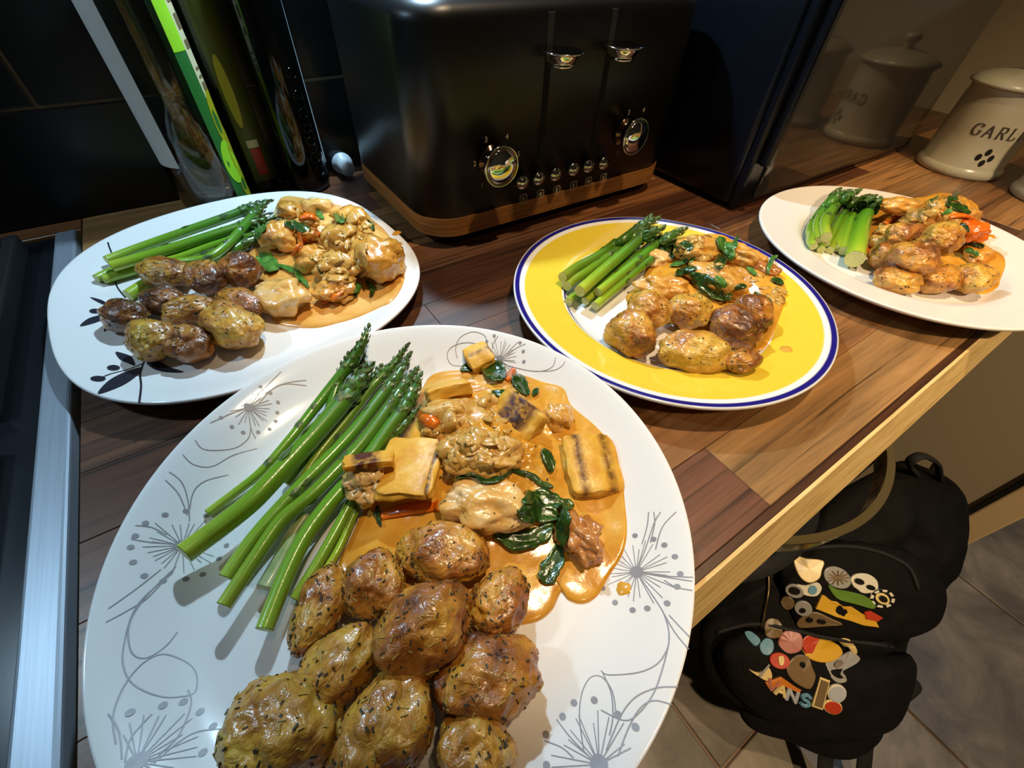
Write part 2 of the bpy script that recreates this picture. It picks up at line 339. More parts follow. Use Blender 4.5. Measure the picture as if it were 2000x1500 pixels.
tr = put('trim_1', *box(X_END-.016, X_END+.13, -0.290, -0.2395, FLOOR, 1.2, 0.004), 'trim_paint'); tag(tr, kind='structure')
tr2 = put('gap_shadow_strip', *box(X_END-.012, X_END+.0, -0.2395, -0.233, FLOOR, 1.2), 'black_plastic'); tag(tr2, kind='structure')  # black strip painted in for the shadow of the gap beside the trim
tag(put('wall_left', *box(-1.5, -1.4, -2.4, Y_WALL+.12, FLOOR, CEIL), 'wall_paint'), kind='structure')
tag(put('wall_front', *box(-1.5, 3.0, -2.5, -2.4, FLOOR, CEIL), 'wall_paint'), kind='structure')
tag(put('wall_far', *box(3.0, 3.1, -2.5, Y_WALL+.12, FLOOR, CEIL), 'wall_paint'), kind='structure')
tag(put('ceiling', *box(-1.5, 3.1, -2.5, Y_WALL+.12, CEIL, CEIL+.1), 'ceiling_paint'), kind='structure')

# worktop: laminated staves, pale raw edge
wt = root('worktop', (0.5, 0.3, -0.04), 'dark walnut block worktop of staves with a pale raw front edge', 'worktop')
put('core', *box(-0.1275, X_END-.002, .006, .583, -.038, -.006), 'edge_board', wt)
PAL = ['#4a2a17', '#5d3820', '#6d4526', '#8a5f38', '#3d2215', '#75502f', '#52301c', '#946b40', '#5a3a26']
rows = [(.0035, .0085)]; y = .0085
for wd in (.046, .041, .048, .043, .047, .042, .046, .044, .048, .043, .045, .045): rows.append((y, y+wd)); y += wd
rows[-1] = (rows[-1][0], .583)
for ri, (y0, y1) in enumerate(rows):
    x = -0.1275; first = True
    while x < X_END-.003:
        L = rnd.uniform(.10, .30) if first else rnd.uniform(.22, .42)
        if ri == 0: L = .7
        if ri == 1 and first: L = 0.316
        x1 = min(x+L, X_END-.003)
        if X_END-.003-x1 < .05: x1 = X_END-.003
        s = put('stave', *box(x+.0001, x1-.0001, y0+.0001, y1-.0001, -.006, rnd.uniform(-.00008, .00008), 0.0003, 1), 'walnut', wt)
        c = '#4a2a17' if ri == 0 else ('#6a4330' if ri == 1 and first else ('#8f6a40' if ri == 1 and x < .3 else rnd.choice(PAL)))
        s.color = lin(c); x = x1; first = False
prof = [(.0035, -.0002), (.0015, -.0004), (-.0095, -.030), (-.0095, -.038), (.006, -.038)]
v = [(xx, a, b) for xx in (-0.1275, X_END-.003) for a, b in prof]; n = len(prof)
put('edge_band', v, [(k, (k+1) % n, n+(k+1) % n, n+k) for k in range(n)]+[tuple(range(n))[::-1], tuple(range(n, 2*n))], 'edge_board', wt)
s = put('rear_strip', *box(-0.9, -0.1285, .5575, .583, -.03, 0, 0.0006, 1), 'walnut', wt); s.color = lin('#7a4a26')

# added, unseen wall cabinet, depth cut for the ceiling light; its lamp lights the worktop
cb = root('added_wall_cabinet', (0.55, 0.42, 0.48), 'dark unseen wall cabinet added above the worktop', 'cabinet')
put('carcass', *box(-0.08, X_END-.002, .335, .584, .48, 1.15, .002), 'cabinet_paint', cb)
for k in range(2):
    d = put('door', *box(-0.078+k*.64, -0.078+k*.64+.635,   .316, .334, .482, 1.148, .003), 'cabinet_paint', cb)
    put('handle', *tube([(.5+k*.1, .31, .52), (.5+k*.1, .31, .66)], .005, 10), 'chrome', d)
lp = root('puck_lamp', (LAMP_A[0], LAMP_A[1], .466), 'small round lamp under the wall cabinet', 'lamp')
put('housing', *revolve([(0.0, .4799), (.034, .4799), (.034, .468), (.027, .466), (.0, .466)], (LAMP_A[0], LAMP_A[1], 0)), 'chrome', lp, smooth=False)
put('lens', *revolve([(0.0, .4655), (.024, .4655), (.024, .464), (.0, .464)], (LAMP_A[0], LAMP_A[1], 0)), 'lamp_lens', lp)
for (lx, ly), w_ in (((0.42, 0.02), 'over the worktop'), ((0.15, -1.05), 'added in the middle of the kitchen as fill'), ((2.1, -0.75), 'beyond the doorway')):
    q = root('ceiling_downlight', (lx, ly, CEIL-.02), 'round ceiling downlight '+w_, 'light', 'ceiling downlights')
    put('bezel', *revolve([(0.0, CEIL-.001), (.05, CEIL-.001), (.05, CEIL-.008), (.04, CEIL-.012), (0.0, CEIL-.012)], (lx, ly, 0), 32), 'chrome', q)
    put('lens', *revolve([(0.0, CEIL-.013), (.034, CEIL-.013), (.034, CEIL-.016), (0.0, CEIL-.016)], (lx, ly, 0), 32), 'warm_lens', q)
hd = root('cooker_hood', (LAMP_B[0], .4, .58), 'steel cooker hood above the cooker', 'hood')
put('canopy', *box(-.74, -.13, .12, .583, .585, .64, .004), 'steel', hd)
put('chimney', *box(-.56, -.3, .33, .583, .64, 1.49, .004), 'steel', hd)
put('lens', *revolve([(0.0, .5848), (.03, .5848), (.03, .583), (.0, .583)], (LAMP_B[0], LAMP_B[1], 0), 32), 'lamp_lens', hd)

# cooker beside the worktop
ck = root('cooker', (-.43, .28, FLOOR), 'cooker with dark hob top and bright brushed steel side strip', 'cooker')
put('body', *box(-.735, -.1320, .003, .555, FLOOR, -.018, .004), 'cooker_enamel', ck)
put('side_strip', *box(-.1475, -.1310, .004, .5545, -.0175, .003, .0022, 3), 'steel', ck)
put('hob_top', *box(-.735, -.1480, .004, .5545, -.0175, -.0015, .001, 1), 'cooker_enamel', ck)
put('side_strip', *box(-.752, -.736, .004, .5545, -.0175, .003, .0022, 3), 'steel', ck)
for yy in (.16, .42):
    ps = root('pan_support', (-.3, yy, 0)); ps.parent = ck; ps.location = np.array([-.3, yy, 0])-np.array(ck['_o'])
    put('bar', *box(-.176, -.166, yy-.115, yy+.115, .0005, .016, .002), 'cast_iron', ps)
    put('bar', *box(-.44, -.430, yy-.115, yy+.115, .0005, .016, .002), 'cast_iron', ps)
    for k in (-1, 1):
        put('bar', *box(-.430, -.176, yy+k*.110-.005, yy+k*.110+.005, .004, .016, .002), 'cast_iron', ps)
        put('prong', *box(-.245, -.176, yy+k*.04-.004, yy+k*.04+.004, .008, .022, .002), 'cast_iron', ps)
        put('prong', *box(-.430, -.36, yy+k*.04-.004, yy+k*.04+.004, .008, .022, .002), 'cast_iron', ps)
    b = put('burner', *revolve([(0, .012), (.03, .012), (.034, .009), (.034, .005), (.04, .004), (.042, -.0015), (0, -.0015)], (-.303, yy, 0), 32), 'cast_iron', ck, smooth=True)

# ------------------------------------------------------------------ plates
class Plate: pass
def make_plate(name, label, group, cx, cy, rfun, zprof, mat, seg=128):
    P = Plate(); P.c = (cx, cy); P.r = rfun; P.zp = zprof
    ss = [0, .12, .25, .4, .5, .56, .6, .64, .67, .70, .74, .78, .83, .88, .92, .95, .975, .99]
    top = [(s, zprof(s)) for s in ss]; rim = zprof(1.0)
    lip = [(.997, rim-.0004), (1.0, rim-.0016), (.996, rim-.0028)]
    und = [(s, max(zprof(s)-.0042, .0022)) for s in (.97, .93, .88, .82, .76, .70, .66, .62)]+[(.60, .0004), (.585, 0.0), (.565, 0.0), (.55, .0006), (.54, .0024), (.3, .0024), (0, .0024)]
    pr = top+lip+und; v = []; f = []; n = len(pr)
    for i in range(seg):
        a = 2*PI*i/seg; R = rfun(a)
        for s, z in pr: v.append((cx+s*R*math.cos(a), cy+s*R*math.sin(a), z+.0002))
    for i in range(seg):
        for k in range(n-1):
            a, b = i*n+k, ((i+1) % seg)*n+k; f.append((a, b, b+1, a+1))
    # weld the centre columns
    bm = bmesh.new(); V = [bm.verts.new(p) for p in v]
    for q in f:
        try: bm.faces.new([V[i] for i in q])
        except ValueError: pass
    bmesh.ops.remove_doubles(bm, verts=bm.verts, dist=1e-6); bm.verts.index_update()
    v = [tuple(q.co) for q in bm.verts]; f = [[q.index for q in fc.verts] for fc in bm.faces]; bm.free()
    o = put(name, v, f, mat, None, (cx, cy, 0.0002), True)
    tag(o, label, 'plate', group); P.o = o
    return P
def plate_z(P, x, y):
    dx, dy = x-P.c[0], y-P.c[1]; r = math.hypot(dx, dy); a = math.atan2(dy, dx)
    return P.zp(min(r/P.r(a), 1.0))+.0002
def on_plate(P, px, py, dz=0.0):
    z = .01
    for _ in range(7): p = at(px, py, z); z = plate_z(P, p[0], p[1])+dz
    return np.array([p[0], p[1], z])
coupe = lambda h, s0=.55: (lambda s: .0062+(h-.0062)*sm((s-s0)/(1.0-s0)*.82)/sm(.82))
def wellp(h, w0=.60, w1=.70, zw=.0150): return lambda s: .0062+(zw-.0062)*sm((s-w0)/(w1-w0))+(h-zw)*max(0, (s-w1)/(1-w1))
KF = .191/.195124; KL = .199/.195
PF = make_plate('dinner_plate', 'white round plate printed with grey dandelion flowers, nearest the front edge', 'plates of food', .0212*KF, .1072*KF, lambda a: .135*KF, coupe(.026, .70), 'white_ceramic', 160)
PY = make_plate('dinner_plate', 'yellow rimmed round plate with blue lines', 'plates of food', .26837, .16655, lambda a: .12406, wellp(.022, .60, .69, .0135), 'yellow_plate', 144)
PR = make_plate('dinner_plate', 'plain white round plate overhanging the pale worktop edge', 'plates of food', .52532, .10261, lambda a: .12935, wellp(.022), 'matt_white_ceramic', 144)
outl = [(83, 640), (100, 560), (140, 505), (200, 470), (300, 425), (400, 395), (540, 375), (640, 378), (740, 420), (800, 490), (820, 550), (800, 600), (740, 640), (640, 690), (500, 750), (350, 790), (280, 795), (200, 770), (130, 720)]
op = np.array([at(x, y, .018)[:2] for x, y in outl]); cL = (op.min(0)+op.max(0))/2
an = np.arctan2(op[:, 1]-cL[1], op[:, 0]-cL[0]); rr = np.hypot(op[:, 0]-cL[0], op[:, 1]-cL[1])
A_ = np.stack([np.ones_like(an)]+[fn(k*an) for k in range(1, 5) for fn in (np.cos, np.sin)], 1)
co = np.linalg.lstsq(A_.T@A_+np.eye(9)*.02, A_.T@rr, rcond=None)[0]
def rL(a): return float(co[0]+sum(co[2*k-1]*math.cos(k*a)+co[2*k]*math.sin(k*a) for k in range(1, 5)))
PL = make_plate('dinner_plate', 'white rounded square plate printed with black leaves, beside the cooker', 'plates of food', cL[0], cL[1], rL, coupe(.018, .72), 'white_ceramic', 160)

# printed decoration, thin film on the glaze
def ribbon(P, pts, w, out):
    Q = [np.array(q) for q in pts]; P2 = np.array(Q); T = np.gradient(P2, axis=0); T /= np.linalg.norm(T, axis=1)[:, None]+1e-12
    v = []
    for q, t in zip(P2, T):
        nrm = np.array([-t[1], t[0], 0]); nrm /= np.linalg.norm(nrm)+1e-12
        for s_ in (-1, 1):
            x, y = q[0]+s_*nrm[0]*w/2, q[1]+s_*nrm[1]*w/2; v.append((x, y, plate_z(P, x, y)+.00022))
    out.add(v, [(2*i, 2*i+1, 2*i+3, 2*i+2) for i in range(len(P2)-1)])
def curl(P, pxs, out, w=.00042):
    ribbon(P, [on_plate(P, *p) for p in smooth_line(pxs, 6)], w, out)
def disc(P, c, r, out, ry=None, ang=0, seg=14):
    ry = ry or r; v = [(c[0], c[1], plate_z(P, c[0], c[1])+.00024)]
    for k in range(seg):
        a = 2*PI*k/seg; dx, dy = r*math.cos(a), ry*math.sin(a); x = c[0]+dx*math.cos(ang)-dy*math.sin(ang); y = c[1]+dx*math.sin(ang)+dy*math.cos(ang)
        v.append((x, y, plate_z(P, x, y)+.00024))
    out.add(v, [(0, 1+k, 1+(k+1) % seg) for k in range(seg)])
for fx, fy, R in ((488, 799, .0135), (356, 1066, .0155), (268, 1488, .0165), (976, 704, .0150), (1243, 1117, .0165), (1170, 1493, .0170)):
    s = S(); c = on_plate(PF, fx, fy); disc(PF, c, R*.17, s)
    for k in range(26):
        a = 2*PI*k/26+rnd.uniform(-.08, .08); L = R*rnd.uniform(.62, .95)
        if math.hypot(c[0]+L*math.cos(a)-PF.c[0], c[1]+L*math.sin(a)-PF.c[1]) > .97*.135*KF: continue
        ribbon(PF, [(c[0]+math.cos(a)*t, c[1]+math.sin(a)*t) for t in np.linspace(R*.1, L, 4)], .00033, s)
    for k in range(15):
        a = 2*PI*k/15+rnd.uniform(-.06, .06); L = R*rnd.uniform(.98, 1.12)
        if math.hypot(c[0]+L*math.cos(a)-PF.c[0], c[1]+L*math.sin(a)-PF.c[1]) > .97*.135*KF: continue
        disc(PF, (c[0]+L*math.cos(a), c[1]+L*math.sin(a)), R*.075, s)
    tag(s.build('flower_print', 'print_grey', PF.o), 'grey dandelion print', kind='stuff')
cs = S()
def fromcrop(l, sc, ox, oy): return [(ox+x/sc, oy+y/sc) for x, y in l]
for l in ([(345, 410), (370, 440), (420, 445), (480, 435), (520, 405), (530, 370)], [(303, 458), (340, 492), (400, 498), (470, 460), (550, 437)], [(258, 515), (300, 550), (320, 610), (325, 680)],
          [(245, 542), (290, 590), (318, 660)], [(325, 640), (340, 580), (380, 545), (455, 525)], [(145, 693), (200, 700), (250, 725)], [(130, 738), (200, 750), (290, 755)], [(55, 970), (140, 910), (230, 840)],
          [(47, 1015), (130, 970), (190, 930), (280, 830)], [(280, 830), (180, 930), (125, 1020), (130, 1110), (175, 1135), (240, 1100), (285, 1048)],
          [(270, 850), (150, 960), (105, 1100), (110, 1180), (150, 1230), (230, 1262), (300, 1262), (345, 1245), (345, 1180), (300, 1140), (230, 1122), (160, 1160), (100, 1240), (70, 1330), (80, 1420)],
          [(320, 1240), (330, 1290), (290, 1390), (230, 1450), (180, 1500)], [(55, 1320), (90, 1380), (100, 1470)], [(110, 1480), (130, 1400), (200, 1320)], [(430, 1370), (350, 1380), (280, 1420), (200, 1490)],
          [(395, 352), (460, 325), (520, 305)], [(500, 300), (560, 255), (630, 182)], [(560, 290), (620, 235), (716, 215)], [(580, 260), (640, 230), (716, 232)], [(525, 320), (530, 370), (545, 405)]):
    curl(PF, fromcrop(l, 1.705, 180, 620), cs)
for l in ([(690, 220), (680, 150), (720, 70), (800, 32), (880, 60), (900, 130), (950, 220)], [(730, 270), (650, 260), (620, 200), (650, 150), (740, 120), (830, 130), (930, 180)], [(975, 60), (940, 120), (935, 160)],
          [(1115, 100), (1060, 160), (1010, 210)], [(1165, 115), (1100, 150), (1030, 210)], [(1000, 250), (1100, 285), (1250, 310), (1350, 280), (1375, 210)], [(1050, 270), (1200, 305), (1350, 305), (1420, 270), (1440, 235)]):
    curl(PF, fromcrop(l, 3.572, 700, 640), cs)
for l in ([(710, 0), (700, 90), (670, 190)], [(740, 0), (745, 70), (720, 180)], [(780, 0), (740, 70), (690, 220), (650, 320)], [(870, 0), (790, 90), (750, 220)], [(670, 360), (800, 375), (970, 383)], [(680, 360), (830, 385), (965, 406)],
          [(800, 400), (870, 440), (965, 460)], [(650, 370), (740, 500), (800, 600), (830, 720), (810, 850), (740, 1060), (640, 1190), (560, 1220), (430, 1160)], [(830, 720), (820, 800), (760, 890), (650, 940), (480, 955), (430, 930)],
          [(780, 560), (860, 700), (945, 805)], [(830, 605), (900, 680), (950, 732)], [(880, 1025), (760, 1030), (640, 1080), (560, 1170), (500, 1300), (460, 1400)], [(845, 1128), (740, 1105), (660, 1150), (590, 1270), (530, 1430)],
          [(520, 1200), (500, 1060), (440, 970), (370, 970), (320, 1060), (305, 1200), (330, 1400)], [(480, 1310), (500, 1200), (490, 1060), (440, 940)], [(170, 1215), (260, 1330), (370, 1440)], [(100, 1340), (200, 1380), (270, 1440)]):
    curl(PF, fromcrop(l, 3.0, 1030, 1000), cs)
tag(cs.build('curl_print', 'print_grey', PF.o), 'thin grey curling line print', kind='stuff')
def leaf_fill(P, l, out):
    Q = [on_plate(P, *p) for p in smooth_line(l, 4, True)]; c = np.mean(Q, 0)
    v = [(c[0], c[1], plate_z(P, c[0], c[1])+.0003)]+[(q[0], q[1], plate_z(P, q[0], q[1])+.0003) for q in Q]; n = len(Q)
    out.add(v, [(0, 1+k, 1+(k+1) % n) for k in range(n)])
for leaves, stems, berries in (
    ([[(440, 845), (480, 852), (520, 870), (535, 910), (500, 900), (460, 880)], [(355, 1050), (400, 990), (480, 945), (565, 920), (545, 960), (470, 1010)], [(590, 895), (650, 890), (710, 920), (775, 943), (700, 945), (630, 930)]],
     [[(580, 890), (560, 950), (565, 1010), (555, 1095)], [(575, 900), (500, 930), (420, 950), (370, 970)]], [(430, 922, 32, 14), (355, 975, 38, 14)]),
    ([[(315, 578), (370, 590), (400, 610), (375, 612)], [(268, 720), (310, 680), (390, 662), (375, 690)], [(385, 745), (390, 710), (415, 698), (405, 730)]],
     [[(405, 312), (415, 340), (425, 370)], [(430, 470), (450, 530), (490, 580)]], [(340, 645, 28, 12)])):
    s = S()
    for l in leaves: leaf_fill(PL, fromcrop(l, 2.5, 50, 350), s)
    for l in stems: curl(PL, fromcrop(l, 2.5, 50, 350), s, .0011)
    for bx_, by_, ra, rb in berries: leaf_fill(PL, fromcrop([(bx_+ra*math.cos(t), by_+rb*math.sin(t)) for t in np.linspace(0, 2*PI, 9)[:-1]], 2.5, 50, 350), s)
    tag(s.build('leaf_print', 'print_black', PL.o), 'black leaf and berry print', kind='stuff')

# ------------------------------------------------------------------ food: shared builders
ICO = {}
def ico(sub):
    if sub not in ICO:
        bm = bmesh.new(); bmesh.ops.create_icosphere(bm, subdivisions=sub, radius=1.0); bm.verts.index_update()
        ICO[sub] = ([tuple(v.co) for v in bm.verts], [tuple(q.index for q in f.verts) for f in bm.faces]); bm.free()
    return ICO[sub]
def img_axes(px, py, z, ang):
    """world unit vector lying flat that points along image angle ang (degrees, y down) at height z"""
    p = at(px, py, z); q = at(px+20*math.cos(math.radians(ang)), py+20*math.sin(math.radians(ang)), z); d = q-p; d /= np.linalg.norm(d)
    return d, np.array([-d[1], d[0], 0.0]), np.array([0, 0, 1.0])
def blob(name, P, px, py, a, b, ang, dz, mat, sub, seed, low, ridge, parent=None, flat=.9, z0=None, taper=0.0):
    zc = .02
    for _ in range(6):
        p = at(px, py, zc); sc = depth(p)/FPX; ra, rb = a*sc, b*sc
        base = (plate_z(P, p[0], p[1]) if z0 is None else z0)+dz; zc = base+rb*flat*.96
    e = img_axes(px, py, zc, ang); v, f = ico(sub); out = []; o = Vector((seed*3.17, seed*1.31, seed*.77))
    for d in v:
        D = Vector(d); k = 1+low*noise.noise(D*1.3+o)+low*.5*noise.noise(D*2.7+o)
        if ridge:
            w = 1-abs(noise.noise(D*4.2+o+Vector((0, 0, D.z*3)))*2); w2 = 1-abs(noise.noise(D*9.0+o)*2)
            k += ridge*(w-.6)+ridge*.45*(w2-.6)
        tp = 1-taper*D.x
        out.append(p+e[0]*ra*d[0]*k+e[1]*rb*d[1]*k*tp+e[2]*rb*flat*d[2]*k*tp)
    out = np.array(out); low_z = out[:, 2].min(); floor_z = base+.0004
    out[:, 2] = np.where(out[:, 2] < floor_z, floor_z+(out[:, 2]-floor_z)*.1, out[:, 2])
    ob = put(name, out, f, mat, parent, (p[0], p[1], base), True)
    return ob, out, f
def herbs(ob, verts, faces, n, seed, name='herb_flecks', size=1.0):
    r = random.Random(seed); s = S(); V = np.array(verts); c = V.mean(0)
    me = ob.data; N = [np.array(q.normal) for q in me.vertices]
    cand = [i for i in range(len(V)) if V[i][2] > c[2]-.3*(c[2]-V[:, 2].min())]
    for _ in range(n):
        i = r.choice(cand); nrm = N[i]; t = np.cross(nrm, [r.uniform(-1, 1), r.uniform(-1, 1), r.uniform(-1, 1)]); t /= np.linalg.norm(t)+1e-9; b = np.cross(nrm, t)
        dark = r.random() < .62; L = (r.uniform(.0003, .0011) if dark else r.uniform(.0006, .0019))*size; w = (r.uniform(.00018, .00042) if dark else .00016)*size; h = .00022*size
        c0 = V[i]+nrm*.0001; q = [c0+t*L*sx+b*w*sy+nrm*h*sz for sz in (-1, 1) for sx, sy in ((-1, -1), (1, -1), (1, 1), (-1, 1))]
        s.add(q, [(0, 1, 2, 3), (4, 7, 6, 5), (0, 4, 5, 1), (1, 5, 6, 2), (2, 6, 7, 3), (3, 7, 4, 0)], 0 if dark else 1)
    tag(s.build(name, None, ob, None, False, ['herb_dark', 'herb_straw']), 'dried herb flecks', kind='stuff')
def potato(P, px, py, a, b, ang, dz, brown, label, sub=5, nh=46, taper=0.0, flat=.9, group=''):
    global _seed
    _seed += 1
    o, v, f = blob('roast_potato', P, px, py, a, b, ang, dz, 'potato_skin', sub, _seed, .20, .044, flat=flat, taper=taper)
    o.color = (brown+.04, 0, 0, 1); tag(o, label, 'potato', group); herbs(o, v, f, nh, _seed)
    return o
_seed = 0
GP = 'roast potatoes on the dandelion plate'
for a in ((872, 1081, 87, 60, 8, .0, .30, 'wide golden roast potato touching the sauce and pale chicken, dandelion plate', .1), (731, 1142, 63, 57, 70, 0, .27, 'roundish roast potato between the asparagus ends and the sauce, dandelion plate', .05),
          (624, 1189, 80, 46, -70, 0, .22, 'narrow upright roast potato against the asparagus cut ends, dandelion plate', -.1), (830, 1226, 97, 78, -40, .006, .30, 'largest brown topped roast potato in the middle of the dandelion plate pile', .05),
          (976, 1174, 70, 53, -52, 0, .30, 'pointed roast potato with a purple scab beside the sauce edge, dandelion plate', .22), (659, 1307, 90, 64, -45, 0, .25, 'wrinkled golden roast potato in the second row below the narrow one, dandelion plate', .08),
          (953, 1326, 102, 75, -8, 0, .31, 'broad deep orange roast potato at the side of the pile towards the wooden edge', .0), (550, 1433, 122, 96, 14, 0, .22, 'big knobbly roast potato nearest the camera beside the oily smear', .05),
          (763, 1418, 104, 84, -62, .004, .24, 'greenish egg shaped roast potato nearest the camera in the middle', .1), (928, 1470, 78, 74, 0, 0, .28, 'round golden roast potato at the bottom edge of the picture', .0)):
    potato(PF, *a[:8], sub=5, nh=120, taper=a[8], group=GP)
GP = 'roast potatoes on the black leaf plate'
for a in ((322, 532, 52, 31, 8, .002, .27, 'long olive coloured roast potato lying against the asparagus on the black leaf plate', 0), (402, 542, 42, 35, 62, .004, .33, 'orange saucy roast potato in the back row of the black leaf plate', .05),
          (470, 527, 40, 36, 20, .003, .40, 'dark brown roast potato next to the chicken on the black leaf plate', 0), (319, 587, 42, 30, 5, 0, .44, 'shiny dark brown roast potato in the middle row of the black leaf plate', 0),
          (243, 616, 43, 34, 10, 0, .42, 'brown round roast potato resting over the leaf print nearest the cooker', 0), (369, 606, 46, 30, -10, .003, .20, 'yellow green half hidden roast potato amid the pile, black leaf plate', 0),
          (470, 592, 52, 32, 25, .001, .32, 'rough herb crusted roast potato touching the smooth chicken piece', 0), (299, 662, 47, 43, 30, 0, .22, 'round green yellow roast potato nearest the leaf and berry print', 0),
          (373, 670, 42, 40, 40, 0, .34, 'dusky brown roast potato at the front of the black leaf plate pile', 0), (456, 639, 66, 45, 30, 0, .17, 'largest golden yellow roast potato of the black leaf plate', .12)):
    potato(PL, *a[:8], sub=5, nh=60, taper=a[8], group=GP)
GP = 'roast potatoes on the yellow plate'
for a in ((1267, 604, 44, 40, 50, 0, .14, 'yellow round roast potato behind the front row, nearest the asparagus, yellow plate', 0), (1347, 606, 42, 38, 0, .003, .15, 'yellow speckled roast potato in the middle back of the yellow plate pile', 0),
          (1234, 651, 53, 46, 50, 0, .26, 'big mottled brown roast potato nearest the white well, yellow plate', 0), (1353, 688, 68, 43, 9, 0, .16, 'long smooth golden roast potato at the front of the yellow plate', 0),
          (1435, 637, 50, 42, 20, .002, .35, 'dark brown topped roast potato on the sauce side of the yellow plate', 0), (1473, 607, 38, 34, 60, .004, .36, 'small roast potato with a red brown patch, partly hidden at the sauce, yellow plate', 0),
          (1449, 705, 36, 25, -10, 0, .22, 'smallest pale roast potato lying on the yellow rim', 0)):
    potato(PY, *a[:8], sub=5, nh=50, taper=a[8], group=GP)
GP = 'roast potatoes on the plain white plate'
for a in ((1767, 460, 38, 26, 0, .010, .30, 'brown roast potato at the back of the plain white plate pile', 0), (1838, 466, 42, 34, -20, .016, .24, 'grey green roast potato lying on top near the sauce, plain white plate', 0),
          (1729, 499, 28, 27, 0, .002, .24, 'small roast potato at the asparagus end of the plain white plate pile', 0), (1786, 505, 44, 34, 18, .012, .30, 'roast potato with a dark purple blotch on top of the plain white plate pile', 0),
          (1752, 549, 38, 27, 10, 0, .26, 'flattish wrinkled roast potato in the front row nearest the white well, plain white plate', 0), (1834, 546, 42, 30, -5, 0, .20, 'bright yellow glossy roast potato in the middle of the front row, plain white plate', 0),
          (1899, 543, 33, 32, 0, .002, .22, 'end roast potato of the front row lying in the sauce, plain white plate', 0)):
    potato(PR, *a[:8], sub=5, nh=36, taper=a[8], group=GP)

# ------------------------------------------------------------------ asparagus
def spear(P, pxs, w0, w1, z0, z1, label, group, tint=(1, 1, 1), tip=True, pale=False, arch=0.0):
    """pxs: pixels from cut end to tip; widths in pixels; z0/z1 clearance of the axis above the plate"""
    L = smooth_line([np.array(p, float) for p in pxs], 7); n = len(L); pts = []; rad = []
    for i, q in enumerate(L):
        t = i/(n-1); z = .02
        wpx = (w0+(w1-w0)*t)*1.14
        for _ in range(6):
            p = at(q[0], q[1], z); r_ = wpx*.5*depth(p)/FPX
            z = plate_z(P, p[0], p[1])+r_+z0+(z1-z0)*t+arch*math.sin(PI*t)
        pts.append(p); rad.append(r_)
    pts = np.array(pts); rad = np.array(rad); seg = np.r_[0, np.cumsum(np.linalg.norm(np.diff(pts, axis=0), axis=1))]; T = seg/seg[-1]
    # even out heights
    k = np.ones(5)/5; zz = np.convolve(np.pad(pts[:, 2], 2, mode='edge'), k, 'valid'); pts[:, 2] = np.maximum(zz, pts[:, 2]-.001)
    ro = root('asparagus_spear', (pts[0][0], pts[0][1], pts[0][2]-rad[0]), label, 'asparagus', group)
    tl = min(.30, .034/seg[-1]) if tip else 0.0
    tint = tuple(tint)+(1,)
    prof = np.array([r_*(1.0 if t < 1-tl else (1+.10*math.sin(PI*min(1, (t-(1-tl))/tl*1.2)))*max(.10, 1-((t-(1-tl))/tl)**2.2)) for t, r_ in zip(T, rad)])
    sg = 12; v, f = tube(pts, prof, sg, False)
    f.append(tuple(range((n-1)*sg, n*sg)))
    st = put('stalk', v, f, 'asparagus_pale' if pale else 'asparagus_green', ro, None, True); st.color = tint
    atr = st.data.attributes.new('along', 'FLOAT', 'POINT')
    atr.data.foreach_set('value', [float(T[i]) for i in range(n) for _ in range(sg)])
    Pp, Tt, Nn, Bb = frames(pts)
    cv = [tuple(pts[0]-Tt[0]*.0004)]+[tuple(pts[0]-Tt[0]*.0002+prof[0]*.985*(math.cos(2*PI*k/14)*Nn[0]+math.sin(2*PI*k/14)*Bb[0])) for k in range(14)]
    put('cut_end', cv, [(0, 1+k, 1+(k+1) % 14) for k in range(14)], 'asparagus_cut', ro)
    s = S(); r = random.Random(int(pxs[0][0]*7+pxs[0][1]))
    def scale(t, phi, Ls, ws, lift):
        i = min(n-2, int(np.searchsorted(T, t))); i = max(i, 0); p0 = pts[i]; R = np.interp(t, T, prof)
        d = math.cos(phi)*Nn[i]+math.sin(phi)*Bb[i]; tg = Tt[i]; sd = np.cross(tg, d)
        c = p0+d*R*.96
        q = [c-sd*ws*.7, c+sd*ws*.7, c+tg*Ls*.45+sd*ws+d*lift*.5, c+tg*Ls+d*lift, c+tg*Ls*.45-sd*ws+d*lift*.5, c+tg*Ls*.4+d*(lift+R*.16)]
        s.add(q, [(0, 1, 5), (1, 2, 5), (2, 3, 5), (3, 4, 5), (4, 0, 5)])
    rm = float(rad.mean())
    if tip:
        m_ = 34
        for j in range(m_):
            u = j/m_; scale(1-tl*(1-u)*1.05, j*2.4, rm*1.5*(1-.35*u), rm*.55*(1-.5*u), rm*(.20-.10*u))
    for j in range(5 if not pale else 0):
        scale(r.uniform(.22, .98-tl*1.1), r.uniform(0, 2*PI), rm*2.0, rm*.55, rm*.05)
    if s.v: tag(s.build('tip_scales', 'asparagus_tip', ro, None, False), 'dark overlapping bud scales', kind='stuff')
    return ro
def fc(l, sc, ox, oy): return [(ox+x/sc, oy+y/sc) for x, y in l]
g = 'asparagus on the dandelion plate'; q = lambda l: fc(l, 2.344, 320, 620)
DP = ', dandelion plate'
spear(PF, q([(200, 895), (420, 730), (560, 580), (680, 430), (790, 290), (880, 180), (940, 30)]), 15, 21, .001, .012, 'slim curved asparagus spear with the highest tip, outermost of the bunch'+DP, g, (.95, 1, .9))
spear(PF, q([(560, 760), (700, 560), (780, 360), (850, 150)]), 15, 17, .001, .010, 'mostly hidden asparagus spear whose tip shows beside the highest one'+DP, g, (.75, .85, .8))
spear(PF, q([(620, 780), (740, 560), (840, 380), (920, 160)]), 15, 18, .001, .006, 'hidden dark tipped asparagus spear under the thickest one'+DP, g, (.7, .8, .75))
